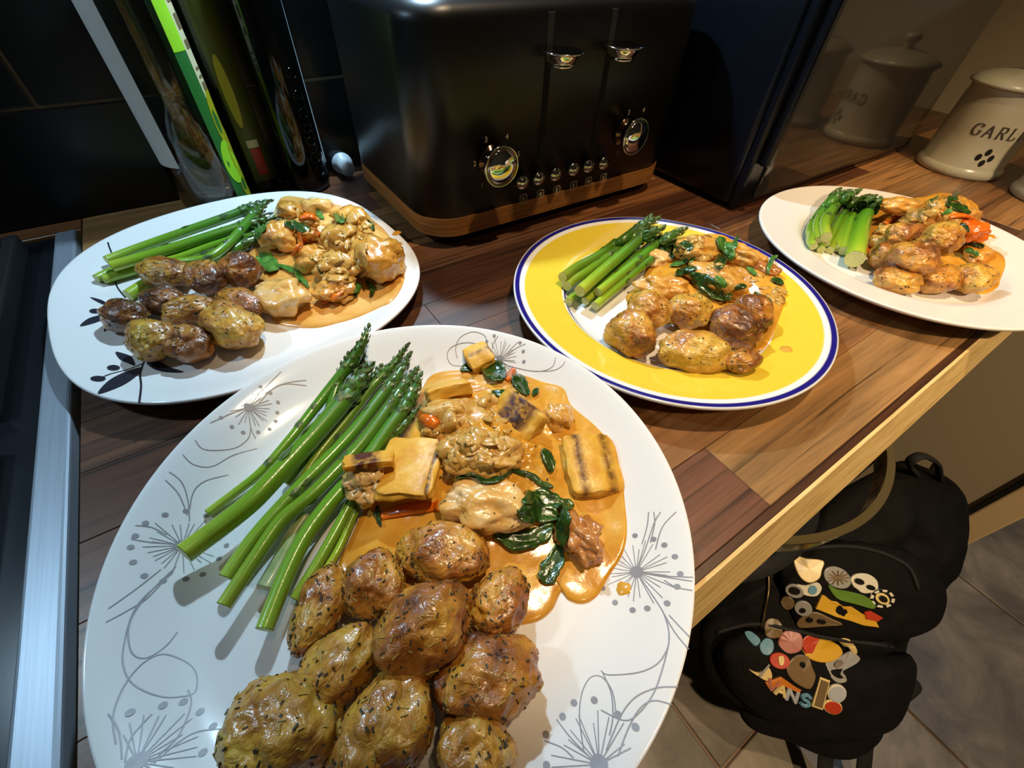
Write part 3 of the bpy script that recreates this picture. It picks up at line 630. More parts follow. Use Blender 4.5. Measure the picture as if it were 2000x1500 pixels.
spear(PF, q([(680, 720), (800, 520), (900, 370), (1000, 210)]), 15, 17, .001, .005, 'half hidden asparagus spear with a short tip just past the thickest one'+DP, g, (.85, .9, .8))
spear(PF, q([(560, 860), (700, 640), (850, 455), (960, 310), (1050, 220), (1122, 115)]), 15, 18, .003, .009, 'thin yellowish asparagus spear with a wavy tip in mid bunch'+DP, g, (1.15, 1.0, .8))
spear(PF, q([(470, 1240), (540, 1110), (600, 990), (660, 900)]), 34, 24, .000, .002, 'pale whitish flattened asparagus end piece under the others'+DP, g, tip=False, pale=True)
spear(PF, q([(285, 1190), (420, 1000), (600, 800), (760, 640), (880, 510), (990, 370), (1070, 270), (1130, 160)]), 26, 20, .006, .010, 'asparagus spear with a dark spot near its broad cut end, beside the thickest'+DP, g, (.95, 1, .9))
spear(PF, q([(720, 1190), (800, 1060), (880, 880), (940, 760), (1040, 600)]), 15, 14, .001, .004, 'thin yellow asparagus spear running along the sauce'+DP, g, (1.3, 1.1, .7))
spear(PF, q([(600, 1290), (720, 1100), (830, 900), (910, 740), (1000, 590), (1100, 490), (1172, 405)]), 20, 18, .002, .008, 'asparagus spear next to the sauce with its tip beside the cheese'+DP, g, (1, 1, .9))
spear(PF, q([(275, 1318), (420, 1100), (540, 930), (680, 810), (800, 690), (920, 560), (1040, 400), (1165, 225)]), 26, 21, .010, .012, 'long asparagus spear with scorched brown spots across the middle'+DP, g, (.98, .95, .85))
spear(PF, q([(462, 1428), (560, 1180), (650, 1000), (760, 850), (900, 690), (1020, 520), (1110, 400), (1178, 255)]), 31, 22, .006, .010, 'asparagus spear whose cut end comes lowest, nearest the camera'+DP, g, (.9, 1, .85))
spear(PF, q([(92, 1080), (250, 965), (400, 845), (520, 720), (640, 590), (740, 480), (850, 350), (950, 210)]), 38, 30, .010, .012, 'thickest bright green asparagus spear lying on top of the bunch'+DP, g, (1.08, 1.05, .85))
g = 'asparagus on the black leaf plate'; q = lambda l: fc(l, 2.5, 50, 350); LPn = ', black leaf plate'
spear(PL, q([(345, 485), (420, 450), (560, 400), (700, 350)]), 14, 15, .001, .004, 'asparagus spear whose cut end pokes out furthest'+LPn, g, tip=False)
spear(PL, q([(380, 490), (550, 440), (700, 390), (850, 350), (1000, 290), (1150, 240)]), 15, 15, .001, .004, 'lower asparagus spear second from the plate rim end'+LPn, g)
spear(PL, q([(395, 395), (600, 320), (800, 250), (1000, 180), (1130, 130), (1200, 103)]), 15, 16, .004, .007, 'asparagus spear along the back of the bunch by the bottles'+LPn, g, (1, 1, .9))
spear(PL, q([(420, 428), (600, 375), (780, 320), (950, 265), (1080, 225), (1220, 185)]), 19, 16, .008, .009, 'thick bright asparagus spear on top of the bunch'+LPn, g, (1.1, 1.05, .85))
spear(PL, q([(640, 410), (760, 380), (900, 330), (1020, 295), (1120, 275), (1250, 200)]), 13, 15, .003, .006, 'pale green asparagus spear in the middle of the bunch'+LPn, g, (1.15, 1.1, .8))
spear(PL, q([(640, 425), (760, 405), (890, 385), (985, 320), (1060, 240), (1120, 170), (1180, 105)]), 14, 16, .009, .012, 'bent asparagus spear crossing over the others towards the bottles'+LPn, g, (1.05, 1.05, .9))
spear(PL, q([(500, 568), (600, 505), (740, 450), (880, 405), (980, 365), (1080, 310), (1200, 265)]), 19, 15, .001, .004, 'asparagus spear with its cut end sticking out below the potatoes'+LPn, g, (1.1, 1.05, .85))
g = 'asparagus on the yellow plate'; q = lambda l: fc(l, 2.857, 980, 380); YPn = ', yellow plate'
spear(PY, q([(340, 455), (560, 330), (720, 220), (880, 125)]), 17, 17, .006, .010, 'dull olive asparagus spear at the toaster side of the bunch'+YPn, g, (.72, .68, .6))
spear(PY, q([(365, 505), (560, 375), (740, 230), (835, 115)]), 17, 17, .004, .010, 'second olive asparagus spear from the toaster'+YPn, g, (.8, .75, .6))
spear(PY, q([(370, 597), (430, 550), (560, 450), (700, 340)]), 15, 14, .000, .004, 'lowest short asparagus end beneath the bunch'+YPn, g, (.9, .9, .7), tip=False)
spear(PY, q([(465, 595), (560, 510), (680, 410), (820, 290), (920, 220)]), 15, 15, .002, .007, 'asparagus spear wedged under the bright green one'+YPn, g, (.95, .95, .7))
spear(PY, q([(520, 622), (650, 510), (800, 385), (960, 275)]), 16, 16, .002, .006, 'asparagus spear nearest the sauce with a pale cut end'+YPn, g, (1.05, 1.05, .85))
spear(PY, q([(535, 545), (700, 415), (880, 270), (1035, 185)]), 16, 15, .008, .010, 'bright green asparagus spear with its tip reaching furthest over the sauce'+YPn, g, (1, 1.05, .85))
spear(PY, q([(435, 540), (600, 395), (780, 245), (905, 180)]), 21, 18, .012, .013, 'thick pale yellow green asparagus spear on top of the bunch'+YPn, g, (1.2, 1.1, .95))
g = 'asparagus on the plain white plate'; q = lambda l: fc(l, 4.762, 1540, 340); RPn = ', plain white plate'
for i, (l, w, a, b, ti_, lab, tp) in enumerate((
    ([(235, 675), (192, 560), (230, 440), (330, 300), (490, 125)], 13, .001, .010, (.9, 1, .8), 'asparagus spear at the outer edge of the bunch bent like a bow', True),
    ([(305, 705), (310, 600), (380, 470), (480, 330), (600, 200)], 13, .000, .006, (.95, 1, .8), 'lowest asparagus spear with a yellow cut end beneath the bunch', True),
    ([(385, 708), (440, 600), (520, 420), (640, 280), (770, 190)], 13, .000, .006, (.85, .9, .8), 'asparagus spear with a grey green cut end low in the bunch', True),
    ([(445, 690), (500, 560), (580, 400), (700, 250), (820, 195)], 13, .001, .007, (.8, .85, .7), 'dark asparagus spear in the gap between two cut ends', True),
    ([(515, 715), (545, 560), (600, 390), (700, 270), (850, 215)], 16, .001, .007, (1, 1, .8), 'asparagus spear beside the broad bright one with a beige cut end', True),
    ([(285, 612), (258, 480), (330, 330), (450, 215), (575, 145)], 13, .008, .013, (.95, 1, .85), 'upper asparagus spear second from the outer edge', True),
    ([(348, 642), (430, 490), (520, 340), (620, 240), (700, 205)], 13, .005, .011, (.8, .85, .7), 'upper darker asparagus spear in the middle of the bunch', True),
    ([(352, 585), (338, 440), (430, 300), (540, 210), (670, 145)], 17, .012, .015, (1.1, 1.05, .9), 'topmost asparagus spear with a round white cut end', True),
    ([(615, 790), (650, 620), (690, 440), (760, 320), (845, 240)], 30, .003, .006, (1.2, 1.25, .8), 'broadest bright green asparagus spear standing apart by the sauce', True))):
    spear(PR, q(l), w, w*(.62 if w == 30 else .85), a, b, lab+RPn, g, ti_, tp)

# ------------------------------------------------------------------ sauces and what lies in them
def sauce(P, pxs, mat, bumps, label, thick=.0024, nr=64, name='sauce_pool', seed=1, lump=.0012):
    line = smooth_line([on_plate(P, *p) for p in pxs], 8, True); Q = np.array(line); c = Q.mean(0); n = len(Q)
    B = [(on_plate(P, bx, by, h*.5), h, r_) for bx, by, h, r_ in bumps]
    v = []; f = []
    ss = [1-(1-i/(nr-1))**1.0 for i in range(nr)]
    for i, s_ in enumerate(ss):
        for k in range(n):
            x, y = c[0]+(Q[k][0]-c[0])*s_, c[1]+(Q[k][1]-c[1])*s_
            e = thick*math.sqrt(max(0.0, 1-s_**14)); m_ = 0.0
            for b, h, r_ in B: m_ = max(m_, h*math.exp(-((x-b[0])**2+(y-b[1])**2)/(r_*r_)))
            q = Vector((x*55+seed, y*55, seed*2.1)); w = min(1.0, (1-s_)*6)
            e += m_*w+lump*w*(noise.noise(q)*.6+noise.noise(q*3)*(.25+m_*90)*.5+noise.noise(q*6.5)*m_*55)
            v.append((x, y, plate_z(P, x, y)+max(e, 0)-(.0003 if s_ > .999 else 0)))
        if i:
            a, b = (i-1)*n, i*n; f += [(a+k, a+(k+1) % n, b+(k+1) % n, b+k) for k in range(n)]
    bb = len(v); v += [(x, y, plate_z(P, x, y)-.0004) for x, y in ((c[0], c[1]),)]
    o = put(name, v[:bb], f, mat, None, (c[0], c[1], plate_z(P, c[0], c[1])), True)
    bm = bmesh.new(); bm.from_mesh(o.data); bmesh.ops.remove_doubles(bm, verts=bm.verts, dist=1e-6); bmesh.ops.recalc_face_normals(bm, faces=bm.faces); bm.to_mesh(o.data); bm.free()
    o.data.polygons.foreach_set('use_smooth', [True]*len(o.data.polygons))
    tag(o, label, 'sauce', 'sauces on the plates'); return o
def lump(P, name, mat, px, py, a, b, ang, dz, label, cat, group, sub=4, low=.28, ridge=.035, flat=.8):
    global _seed
    _seed += 1
    o, v, f = blob(name, P, px, py, a, b, ang, dz, mat, sub, _seed, low*1.55, ridge*1.6, flat=flat); tag(o, label, cat, group); return o
def onion(sauce_o, bvhs, P, spots, n, seed, size=.0035, parent=None):
    r = random.Random(seed); s = S(); v0, f0 = ico(2)
    for _ in range(n):
        cx, cy, R = r.choice(spots); px, py = r.gauss(cx, R*.5), r.gauss(cy, R*.4); p, nm = hit(bvhs, px, py)
        if p is None: continue
        a = r.uniform(0, PI); L = size*r.uniform(.5, 1.7); e0 = np.array([math.cos(a), math.sin(a), 0]); e0 -= nm*(e0@nm); e0 /= np.linalg.norm(e0); e1 = np.cross(nm, e0)
        o_ = Vector((r.uniform(0, 90), 0, 0)); w = L*r.uniform(.35, 1.0); h = L*r.uniform(.12, .26)
        s.add([p+nm*h*.15+(e0*L*d[0]+e1*w*d[1]+nm*h*d[2])*(1+.75*noise.noise(Vector(d)*1.5+o_)) for d in v0], f0)
    return tag(s.build('onion_bits', 'onion', sauce_o, None, True), 'soft chopped onion bits', kind='stuff')
def cheese(px, py, L, Wd, T, ang, tilt, roll, dz, label, stripes, P=PF, mat='halloumi', name='halloumi_slice', group='grilled cheese slices on the dandelion plate', bvhs=None, cat='cheese'):
    """rounded slab with charred bands; ang = image angle of its long side"""
    global _seed
    _seed += 1
    p, nm = hit(bvhs, px, py)
    if p is None: p = on_plate(P, px, py)
    e = img_axes(px, py, p[2], ang); ex = np.array(e[0]); ey = np.array(e[1]); ez = np.array(e[2])
    Rm = Matrix.Rotation(math.radians(tilt), 3, Vector(ey)) @ Matrix.Rotation(math.radians(roll), 3, Vector(ex))
    ex, ey, ez = (np.array(Rm @ Vector(k)) for k in (ex, ey, ez)); nx, ny, nz = 22, 16, 6
    bm = bmesh.new(); bmesh.ops.create_cube(bm, size=2.0)
    bmesh.ops.bevel(bm, geom=list(bm.edges), offset=.22, segments=3, profile=.5, affect='EDGES'); bmesh.ops.subdivide_edges(bm, edges=list(bm.edges), cuts=5, use_grid_fill=True)
    bmesh.ops.triangulate(bm, faces=list(bm.faces)); bm.verts.index_update()
    loc = [np.array(v.co) for v in bm.verts]; f = [[v.index for v in q.verts] for q in bm.faces]; bm.free()
    o_ = Vector((_seed*5.3, 0, 0)); out = []; ch = []
    for d in loc:
        D = Vector(d); k = 1+.13*noise.noise(D*1.2+o_)+.04*noise.noise(D*4+o_); bend = .22*(d[0]**2-.5)*T
        band = 0.0
        for u, wd in stripes:
            z_ = (abs(d[0]-u)-wd)/.06; band = max(band, 1-sm(.5+z_*.5+.4*noise.noise(D*3+o_)))
        rim = T*.06*band if d[2] > 0 else 0
        out.append(p+ez*(dz+T*.4)+ex*d[0]*L/2*k+ey*d[1]*Wd/2*k+ez*(d[2]*T/2*k-bend-rim)); ch.append(band)
    o = put(name, out, f, mat, None, None, True)
    ca = o.data.attributes.new('char', 'FLOAT_COLOR', 'POINT'); ca.data.foreach_set('color', [x for b in ch for x in (b, b, b, 1)])
    return tag(o, label, cat, group)
def leaf(bvhs, P, pxs, wpx, label, group, mat='spinach', name='spinach_leaf', lift=.0008, cat='spinach', wave=.85, nw=6, blunt=False):
    global _seed
    _seed += 1
    L = smooth_line([np.array(p, float) for p in pxs], 6); n = len(L); T = np.gradient(np.array(L), axis=0); v = []; o_ = Vector((_seed*2.7, 0, 0)); col = []
    for i, (q, t) in enumerate(zip(L, T)):
        u = i/(n-1); w = wpx*.5*((math.sin(PI*min(.97, max(.06, u)))**.6) if not blunt else 1.0); nn = np.array([-t[1], t[0]]); nn /= np.linalg.norm(nn)+1e-9
        for k in range(nw+1):
            s_ = k/nw*2-1; x = q+nn*w*s_*(1+.55*noise.noise(Vector((u*6, s_, 0))+o_)); p, nm = hit(bvhs, x[0], x[1])
            if p is None: p = on_plate(P, x[0], x[1]); nm = np.array([0, 0, 1.0])
            col.append((p, nm, u, s_))
    ww = wpx*depth(col[0][0])/FPX
    for p, nm, u, s_ in col:
        z_ = lift+ww*wave*.25*(noise.noise(Vector((u*6, s_*2.2, 3))+o_)+.35)+ww*.10*abs(s_)*wave
        v.append(p+np.array([0, 0, 1])*max(z_, .0004)+nm*.0002)
    V = np.array(v).reshape(n, nw+1, 3)
    for _ in range(2):                                            # relax
        Z = V[:, :, 2].copy(); Z[1:-1] = (V[:-2, :, 2]+2*V[1:-1, :, 2]+V[2:, :, 2])/4; V[:, :, 2] = np.maximum(Z, V[:, :, 2]-.0008)
    f = [(i*(nw+1)+k, i*(nw+1)+k+1, (i+1)*(nw+1)+k+1, (i+1)*(nw+1)+k) for i in range(n-1) for k in range(nw)]
    o = put(name, V.reshape(-1, 3), f, mat, None, None, True)
    md = o.modifiers.new('thickness', 'SOLIDIFY'); md.thickness = .0006; md.offset = 1.0
    return tag(o, label, cat, group)
def stick(bvhs, P, pxs, wpx, label, group, mat, name, cat, lift=.0, flat=.5):
    L = smooth_line([np.array(p, float) for p in pxs], 7); pts = []
    for q in L:
        p, nm = hit(bvhs, q[0], q[1]); p = p if p is not None else on_plate(P, q[0], q[1]); pts.append(p)
    pts = np.array(pts); k = np.ones(3)/3; pts[:, 2] = np.convolve(np.pad(pts[:, 2], 1, mode='edge'), k, 'valid')
    w = wpx*.5*depth(pts[0])/FPX; pts[:, 2] += w*flat*.5+lift; n = len(pts)
    rad = [w*(.45+.55*math.sin(PI*min(.9, max(.1, i/(n-1))))) for i in range(n)]
    v, f = tube(pts, rad, 10, True, flat); return tag(put(name, v, f, mat, None, None, True), label, cat, group)

# --- dandelion plate
SF = sauce(PF, [(850, 728), (930, 722), (1010, 730), (1060, 745), (1100, 758), (1116, 790), (1160, 828), (1195, 868), (1214, 920), (1222, 985), (1226, 1040), (1216, 1085), (1188, 1130), (1168, 1165), (1140, 1180), (1112, 1174), (1096, 1158), (1080, 1190), (1055, 1212), (1020, 1222), (950, 1230), (880, 1220), (790, 1195), (705, 1160), (660, 1110), (684, 1050), (705, 1000), (725, 945), (765, 880), (795, 815), (822, 760)],
           'sauce', [(950, 875, .024, .030), (900, 805, .017, .028), (970, 800, .017, .030), (1005, 890, .015, .028), (1010, 770, .010, .02), (875, 900, .017, .024), (1060, 840, .009, .022), (840, 850, .012, .02)], 'orange cream sauce heaped with food on the dandelion plate', seed=1, lump=.0016)
bF = [bvh_of(SF)]
GC = 'chicken in sauce on the dandelion plate'
c1 = lump(PF, 'chicken_piece', 'chicken', 948, 985, 84, 56, 10, .003, 'large pale chicken piece draped with spinach in the middle, dandelion plate', 'chicken', GC, 5, .22, .02, .75)
c2 = lump(PF, 'chicken_piece', 'onion_sauce', 945, 890, 82, 52, 0, .008, 'onion covered chicken piece at the top of the heap, dandelion plate', 'chicken', GC, 5, .25, .03, .8)
c3 = lump(PF, 'chicken_piece', 'onion_sauce', 895, 820, 74, 48, -10, .004, 'sauce coated chicken piece behind the onion covered one, dandelion plate', 'chicken', GC, 5, .25, .03, .8)
c4 = lump(PF, 'tomato_piece', 'tomato', 1136, 1046, 46, 40, 60, .001, 'pinkish brown cooked tomato piece at the sauce edge beside the spinach', 'tomato', None, 5, .4, .05, .85)
c5 = lump(PF, 'chicken_piece', 'chicken', 722, 940, 46, 44, 80, .004, 'nubbly chicken piece with a charred top against the asparagus, dandelion plate', 'chicken', GC, 5, .3, .08, .8)
c6 = lump(PF, 'chicken_piece', 'chicken_sauced', 1088, 815, 34, 28, 60, .003, 'small sauce glazed chicken cube towards the yellow plate, dandelion plate', 'chicken', GC, 4, .3, .03, .9)
c7 = lump(PF, 'chicken_piece', 'chicken_sauced', 960, 765, 62, 34, 0, .002, 'low sauce coated chicken piece at the back of the heap, dandelion plate', 'chicken', GC, 4, .3, .05, .7)
bF += [bvh_of(o) for o in (c1, c2, c3, c4, c5, c6, c7)]
for k_, o in enumerate((c1, c2, c3, c5)): herbs(o, [tuple(np.array(v.co)+np.array(o['_o'])) for v in o.data.vertices], None, 22, 40+k_)
cheese(936, 700, .021, .017, .007, 60, 0, 15, -.001, 'small grilled cheese slice furthest back against a dandelion print', [(.1, .10)], bvhs=bF)
cheese(878, 775, .026, .015, .008, -14, 0, -35, .001, 'grilled cheese slice on edge with a long charred side', [(-.95, .0)], bvhs=bF)
cheese(1018, 815, .030, .019, .010, 38, 0, 35, .001, 'grilled cheese slice with a broad brown face on the heap', [(.0, .55)], bvhs=bF)
cheese(1150, 915, .030, .034, .009, -6, 6, 10, .001, 'grilled cheese slice with two dark stripes at the sauce edge', [(-.45, .12), (.62, .13)], bvhs=bF)
cheese(806, 925, .030, .038, .006, 3, -8, -8, .003, 'smooth yellow cheese slice folded over beside the asparagus', [(.86, .05)], bvhs=bF)
cheese(722, 908, .024, .010, .004, -12, 8, -20, .001, 'charred cheese strip over the nubbly chicken', [(-.2, .5)], bvhs=bF)
GS = 'carrots on the dandelion plate'
stick(bF, PF, [(745, 1010), (800, 995), (860, 990)], 26, 'orange carrot slice half under the yellow cheese slice', GS, 'carrot', 'carrot_slice', 'carrot')
stick(bF, PF, [(822, 815), (838, 822), (852, 835)], 30, 'orange carrot piece by the asparagus tips, dandelion plate', GS, 'carrot', 'carrot_piece', 'carrot', flat=.8)
stick(bF, PF, [(990, 745), (998, 732), (1004, 722)], 15, 'little bright orange carrot piece in the spinach at the back', GS, 'carrot', 'carrot_piece', 'carrot', flat=.8)
GL = 'spinach on the dandelion plate'
for l, w, lab in (([(893, 938), (920, 930), (950, 942), (980, 935), (1000, 920)], 12, 'thin spinach strand draped over the pale chicken'), ([(1000, 922), (1035, 930), (1055, 945), (1080, 953)], 12, 'spinach stem curving off the pale chicken'),
                  ([(1020, 985), (1050, 975), (1085, 985), (1120, 992)], 34, 'broad dark spinach leaf beside the pale chicken'), ([(1010, 1010), (1050, 1005), (1090, 1015)], 44, 'dark wet spinach leaf in the cluster by the tomato piece'),
                  ([(1105, 990), (1100, 1030), (1098, 1070)], 26, 'spinach leaf hanging down towards the sauce edge'), ([(1095, 1070), (1080, 1105), (1068, 1130), (1062, 1142)], 40, 'curled spinach leaf end lying over the sauce edge'),
                  ([(965, 1050), (1010, 1062), (1050, 1050), (1080, 1030)], 38, 'spinach leaf running under the pale chicken to the tomato'), ([(900, 726), (920, 716), (940, 712)], 16, 'small spinach leaf by the furthest cheese slice'),
                  ([(940, 722), (965, 730), (985, 745)], 40, 'crumpled spinach leaf at the back of the heap'), ([(1000, 742), (1015, 750), (1030, 775)], 26, 'spinach leaf wrapped round the little carrot piece'),
                  ([(1040, 775), (1050, 762)], 12, 'short green spinach stem end poking from the sauce'), ([(1060, 880), (1070, 900), (1078, 925)], 20, 'spinach scrap between the heap and striped cheese'), ([(740, 990), (738, 1010), (746, 1030)], 10, 'narrow spinach shred under the yellow cheese slice'),
                  ([(960, 770), (985, 772), (1012, 772)], 14, 'spinach shred lying across the sauce near the back')):
    leaf(bF, PF, l, w, lab, GL)
onion(SF, bF, PF, [(930, 860, 60), (950, 870, 70), (870, 830, 50), (980, 800, 40), (900, 890, 50)], 70, 3, .0036)
herbs(SF, [tuple(np.array(v.co)+np.array(SF['_o'])) for v in SF.data.vertices], None, 60, 5)

# --- black leaf plate
SL = sauce(PL, [(550, 392), (600, 390), (650, 398), (700, 412), (742, 440), (768, 470), (786, 500), (791, 535), (785, 562), (765, 590), (740, 602), (700, 620), (660, 632), (620, 641), (575, 640), (535, 630), (522, 600), (505, 575), (482, 525), (492, 480), (522, 440)], 'sauce_left',
           [(660, 500, .013, .035), (600, 450, .010, .03), (720, 480, .010, .03), (640, 430, .008, .03)], 'orange cream sauce with chicken on the black leaf plate', seed=5, lump=.0018)
bL = [bvh_of(SL)]; GC = 'chicken in sauce on the black leaf plate'; BLP = ', black leaf plate'; cl = []
for a in ((738, 506, 56, 46, 25, .003, 'chicken_sauced', 'largest golden chicken piece at the toaster end', .06), (548, 577, 54, 40, 12, .001, 'chicken', 'smooth pale chicken piece beside the potatoes', .02), (660, 525, 42, 32, -10, .006, 'onion_sauce', 'onion covered chicken piece in the middle', .06),
          (672, 468, 46, 32, 10, .008, 'onion_sauce', 'onion covered chicken piece behind the middle one', .06), (545, 462, 38, 32, 40, .004, 'chicken_sauced', 'orange chicken piece at the asparagus tips', .04), (566, 412, 28, 22, 30, .002, 'chicken_sauced', 'small chicken piece furthest back by the tips', .04),
          (622, 405, 34, 22, 5, .002, 'chicken', 'pale chicken piece along the back rim', .04), (690, 428, 42, 26, 15, .002, 'chicken_sauced', 'flat chicken piece near the back towards the toaster', .05), (612, 505, 36, 28, 0, .006, 'chicken_sauced', 'chicken piece under the standing carrot slice', .05),
          (655, 566, 40, 26, -15, .003, 'chicken_sauced', 'orange chicken piece near the front of the sauce', .04), (600, 450, 36, 26, 0, .004, 'onion_sauce', 'chicken piece half hidden under onions', .06)):
    o = lump(PL, 'chicken_piece', a[6], *a[:6], a[7]+BLP, 'chicken', GC, 4, .25, a[8], .8); cl.append(o)
bL += [bvh_of(o) for o in cl]; GS = 'carrots on the black leaf plate'
stick(bL, PL, [(574, 505), (585, 485), (605, 468), (625, 460)], 17, 'long curved orange carrot slice standing in the heap', GS, 'carrot', 'carrot_slice', 'carrot', .002, .5)
stick(bL, PL, [(588, 432), (605, 425), (618, 432)], 22, 'orange carrot slice at the back of the heap', GS, 'carrot', 'carrot_slice', 'carrot', .001)
stick(bL, PL, [(630, 596), (652, 584), (672, 572)], 16, 'orange carrot slice at the front of the sauce', GS, 'carrot', 'carrot_slice', 'carrot', .001)
stick(bL, PL, [(664, 592), (680, 584), (692, 580)], 24, 'pale yellow onion chunk beside the front carrot slice', 'onion chunks on the black leaf plate', 'onion', 'onion_chunk', 'onion', .0)
GL = 'greens on the black leaf plate'
for l, w, lab, mt in (([(556, 440), (580, 446), (608, 455)], 17, 'dark green broken asparagus tip across the heap', 'spinach'), ([(505, 505), (525, 518), (545, 530)], 34, 'pale green leafy clump beside the brown potato', 'leaf_green'), ([(540, 520), (570, 530), (590, 548), (605, 565)], 12, 'long green stalk over the smooth chicken', 'leaf_green'),
                      ([(690, 585), (698, 570), (706, 555)], 11, 'short green leaf stem in the front sauce', 'leaf_green'), ([(715, 550), (728, 565), (724, 582)], 10, 'curled green leaf near the golden chicken', 'spinach'), ([(625, 535), (635, 528), (642, 535)], 14, 'folded dark leaf in the middle of the sauce', 'spinach'),
                      ([(655, 430), (665, 434), (674, 436)], 10, 'small green leaf at the back of the heap', 'leaf_green'), ([(718, 432), (726, 442), (730, 452)], 9, 'green leaf scrap by the back rim', 'spinach'), ([(500, 470), (508, 455), (520, 445)], 16, 'wilted pale leaf beside the asparagus', 'leaf_green'), ([(618, 415), (626, 422), (632, 430)], 10, 'grey green leaf between the back pieces', 'leaf_green')):
    leaf(bL, PL, l, w, lab+BLP, GL, mt, 'green_leaf', cat='leaf')
onion(SL, bL, PL, [(660, 480, 60), (650, 530, 50), (600, 440, 50), (700, 450, 40), (640, 500, 60)], 90, 4, .0042)
herbs(SL, [tuple(np.array(v.co)+np.array(SL['_o'])) for v in SL.data.vertices], None, 50, 6)

# --- yellow plate
SY = sauce(PY, [(1285, 478), (1330, 463), (1400, 463), (1440, 478), (1480, 500), (1512, 522), (1530, 550), (1534, 582), (1522, 620), (1508, 655), (1490, 682), (1455, 690), (1400, 665), (1330, 640), (1270, 620), (1235, 600), (1222, 580), (1250, 552), (1268, 510)], 'sauce',
           [(1380, 500, .010, .03), (1350, 545, .008, .03), (1430, 520, .006, .03)], 'orange cream sauce with spinach on the yellow plate', thick=.0034, seed=9, lump=.0010)
bY = [bvh_of(SY)]; GC = 'chicken in sauce on the yellow plate'; YPN = ', yellow plate'; cl = []
for a in ((1370, 488, 52, 30, -5, .004, 'chicken_sauced', 'upper chicken piece wrapped with spinach', .04), (1298, 560, 50, 24, 8, .003, 'chicken_sauced', 'smooth orange chicken piece behind the yellow potatoes', .02), (1400, 545, 60, 32, 15, .004, 'chicken_sauced', 'lower chicken piece under the long spinach leaf', .05),
          (1286, 505, 28, 20, 0, .001, 'chicken', 'small chicken piece beside the asparagus tips', .04), (1445, 500, 42, 24, 20, .002, 'chicken_sauced', 'orange chicken piece near the rim', .05), (1490, 525, 34, 16, 20, .000, 'tomato', 'flat piece at the outer sauce edge', .06)):
    cl.append(lump(PY, 'chicken_piece', a[6], *a[:6], a[7]+YPN, 'chicken', GC, 4, .25, a[8], .8))
bY += [bvh_of(o) for o in cl]; GL = 'greens on the yellow plate'
for l, w, lab, mt in (([(1310, 505), (1330, 490), (1352, 484)], 26, 'dark wrinkled spinach leaf on the upper chicken', 'spinach'), ([(1308, 522), (1335, 515), (1362, 500)], 10, 'thin spinach stem on the upper chicken', 'leaf_green'), ([(1400, 468), (1412, 485), (1424, 500), (1425, 512)], 24, 'bright green leaf standing over the sauce', 'leaf_green'),
                      ([(1436, 470), (1432, 485), (1418, 488)], 12, 'small curled bright leaf by the rim', 'leaf_green'), ([(1345, 545), (1370, 555), (1395, 575), (1420, 590)], 34, 'long dark spinach leaf reaching down to the potatoes', 'spinach'), ([(1395, 545), (1410, 565), (1425, 590)], 22, 'glossy green spinach leaf in the lower heap', 'leaf_green'),
                      ([(1318, 540), (1340, 532), (1360, 528)], 14, 'spinach shred between the two chicken pieces', 'spinach'), ([(1400, 505), (1405, 520), (1412, 525)], 22, 'dark spinach clump between the chicken and the rim', 'spinach'), ([(1458, 522), (1468, 532), (1476, 540)], 10, 'green leaf piece floating in the sauce', 'leaf_green'),
                      ([(1498, 540), (1502, 520), (1508, 508), (1518, 503)], 9, 'pale stalk sticking out on the yellow rim', 'leaf_green'), ([(1505, 548), (1518, 552), (1528, 558)], 11, 'dark leaf scrap at the outer sauce edge', 'spinach'), ([(1472, 575), (1488, 585), (1506, 592)], 11, 'green leaf strip beside the small potato', 'spinach'), ([(1430, 570), (1445, 562), (1456, 564)], 10, 'spinach scrap above the dark topped potato', 'spinach')):
    leaf(bY, PY, l, w, lab+YPN, GL, mt, 'spinach_leaf', cat='spinach')
onion(SY, bY, PY, [(1380, 500, 50), (1390, 550, 50), (1500, 570, 30), (1350, 490, 30)], 40, 8, .0036)
herbs(SY, [tuple(np.array(v.co)+np.array(SY['_o'])) for v in SY.data.vertices], None, 40, 7)

# --- plain white plate
SR = sauce(PR, [(1722, 388), (1790, 390), (1850, 385), (1895, 412), (1915, 445), (1925, 480), (1945, 520), (1953, 548), (1945, 566), (1918, 575), (1880, 568), (1800, 545), (1728, 512), (1694, 495), (1690, 462), (1704, 420)], 'sauce',
           [(1830, 430, .016, .035), (1780, 430, .010, .03), (1870, 440, .010, .03)], 'orange cream sauce with vegetables on the plain white plate', seed=13, lump=.0016)
bR = [bvh_of(SR)]; GC = 'chicken in sauce on the plain white plate'; RPN = ', plain white plate'; cl = []
for a in ((1850, 420, 55, 30, -5, .008, 'chicken_sauced', 'tallest chicken piece at the back of the heap', .05), (1795, 432, 42, 26, -10, .006, 'onion_sauce', 'onion covered chicken piece in the middle', .06), (1762, 402, 40, 18, 5, .002, 'chicken_sauced', 'flat fried chicken piece behind the asparagus tips', .05),
          (1890, 450, 32, 26, 30, .004, 'carrot', 'orange piece at the end of the heap', .04), (1905, 495, 30, 18, 60, .001, 'chicken_sauced', 'sauce coated piece near the rim', .05), (1738, 452, 24, 18, 0, .001, 'onion', 'pale yellow onion chunk beside the broad asparagus', .04), (1716, 474, 22, 15, 20, .001, 'onion', 'second pale onion chunk nearer the potatoes', .04)):
    cl.append(lump(PR, 'onion_chunk' if a[6] == 'onion' else 'chicken_piece' if a[6] != 'carrot' else 'carrot_piece', a[6], *a[:6], a[7]+RPN, {'onion': 'onion', 'carrot': 'carrot'}.get(a[6], 'chicken'), GC, 4, .25, a[8], .8))
bR += [bvh_of(o) for o in cl]; GS = 'carrots on the plain white plate'; GL = 'greens on the plain white plate'
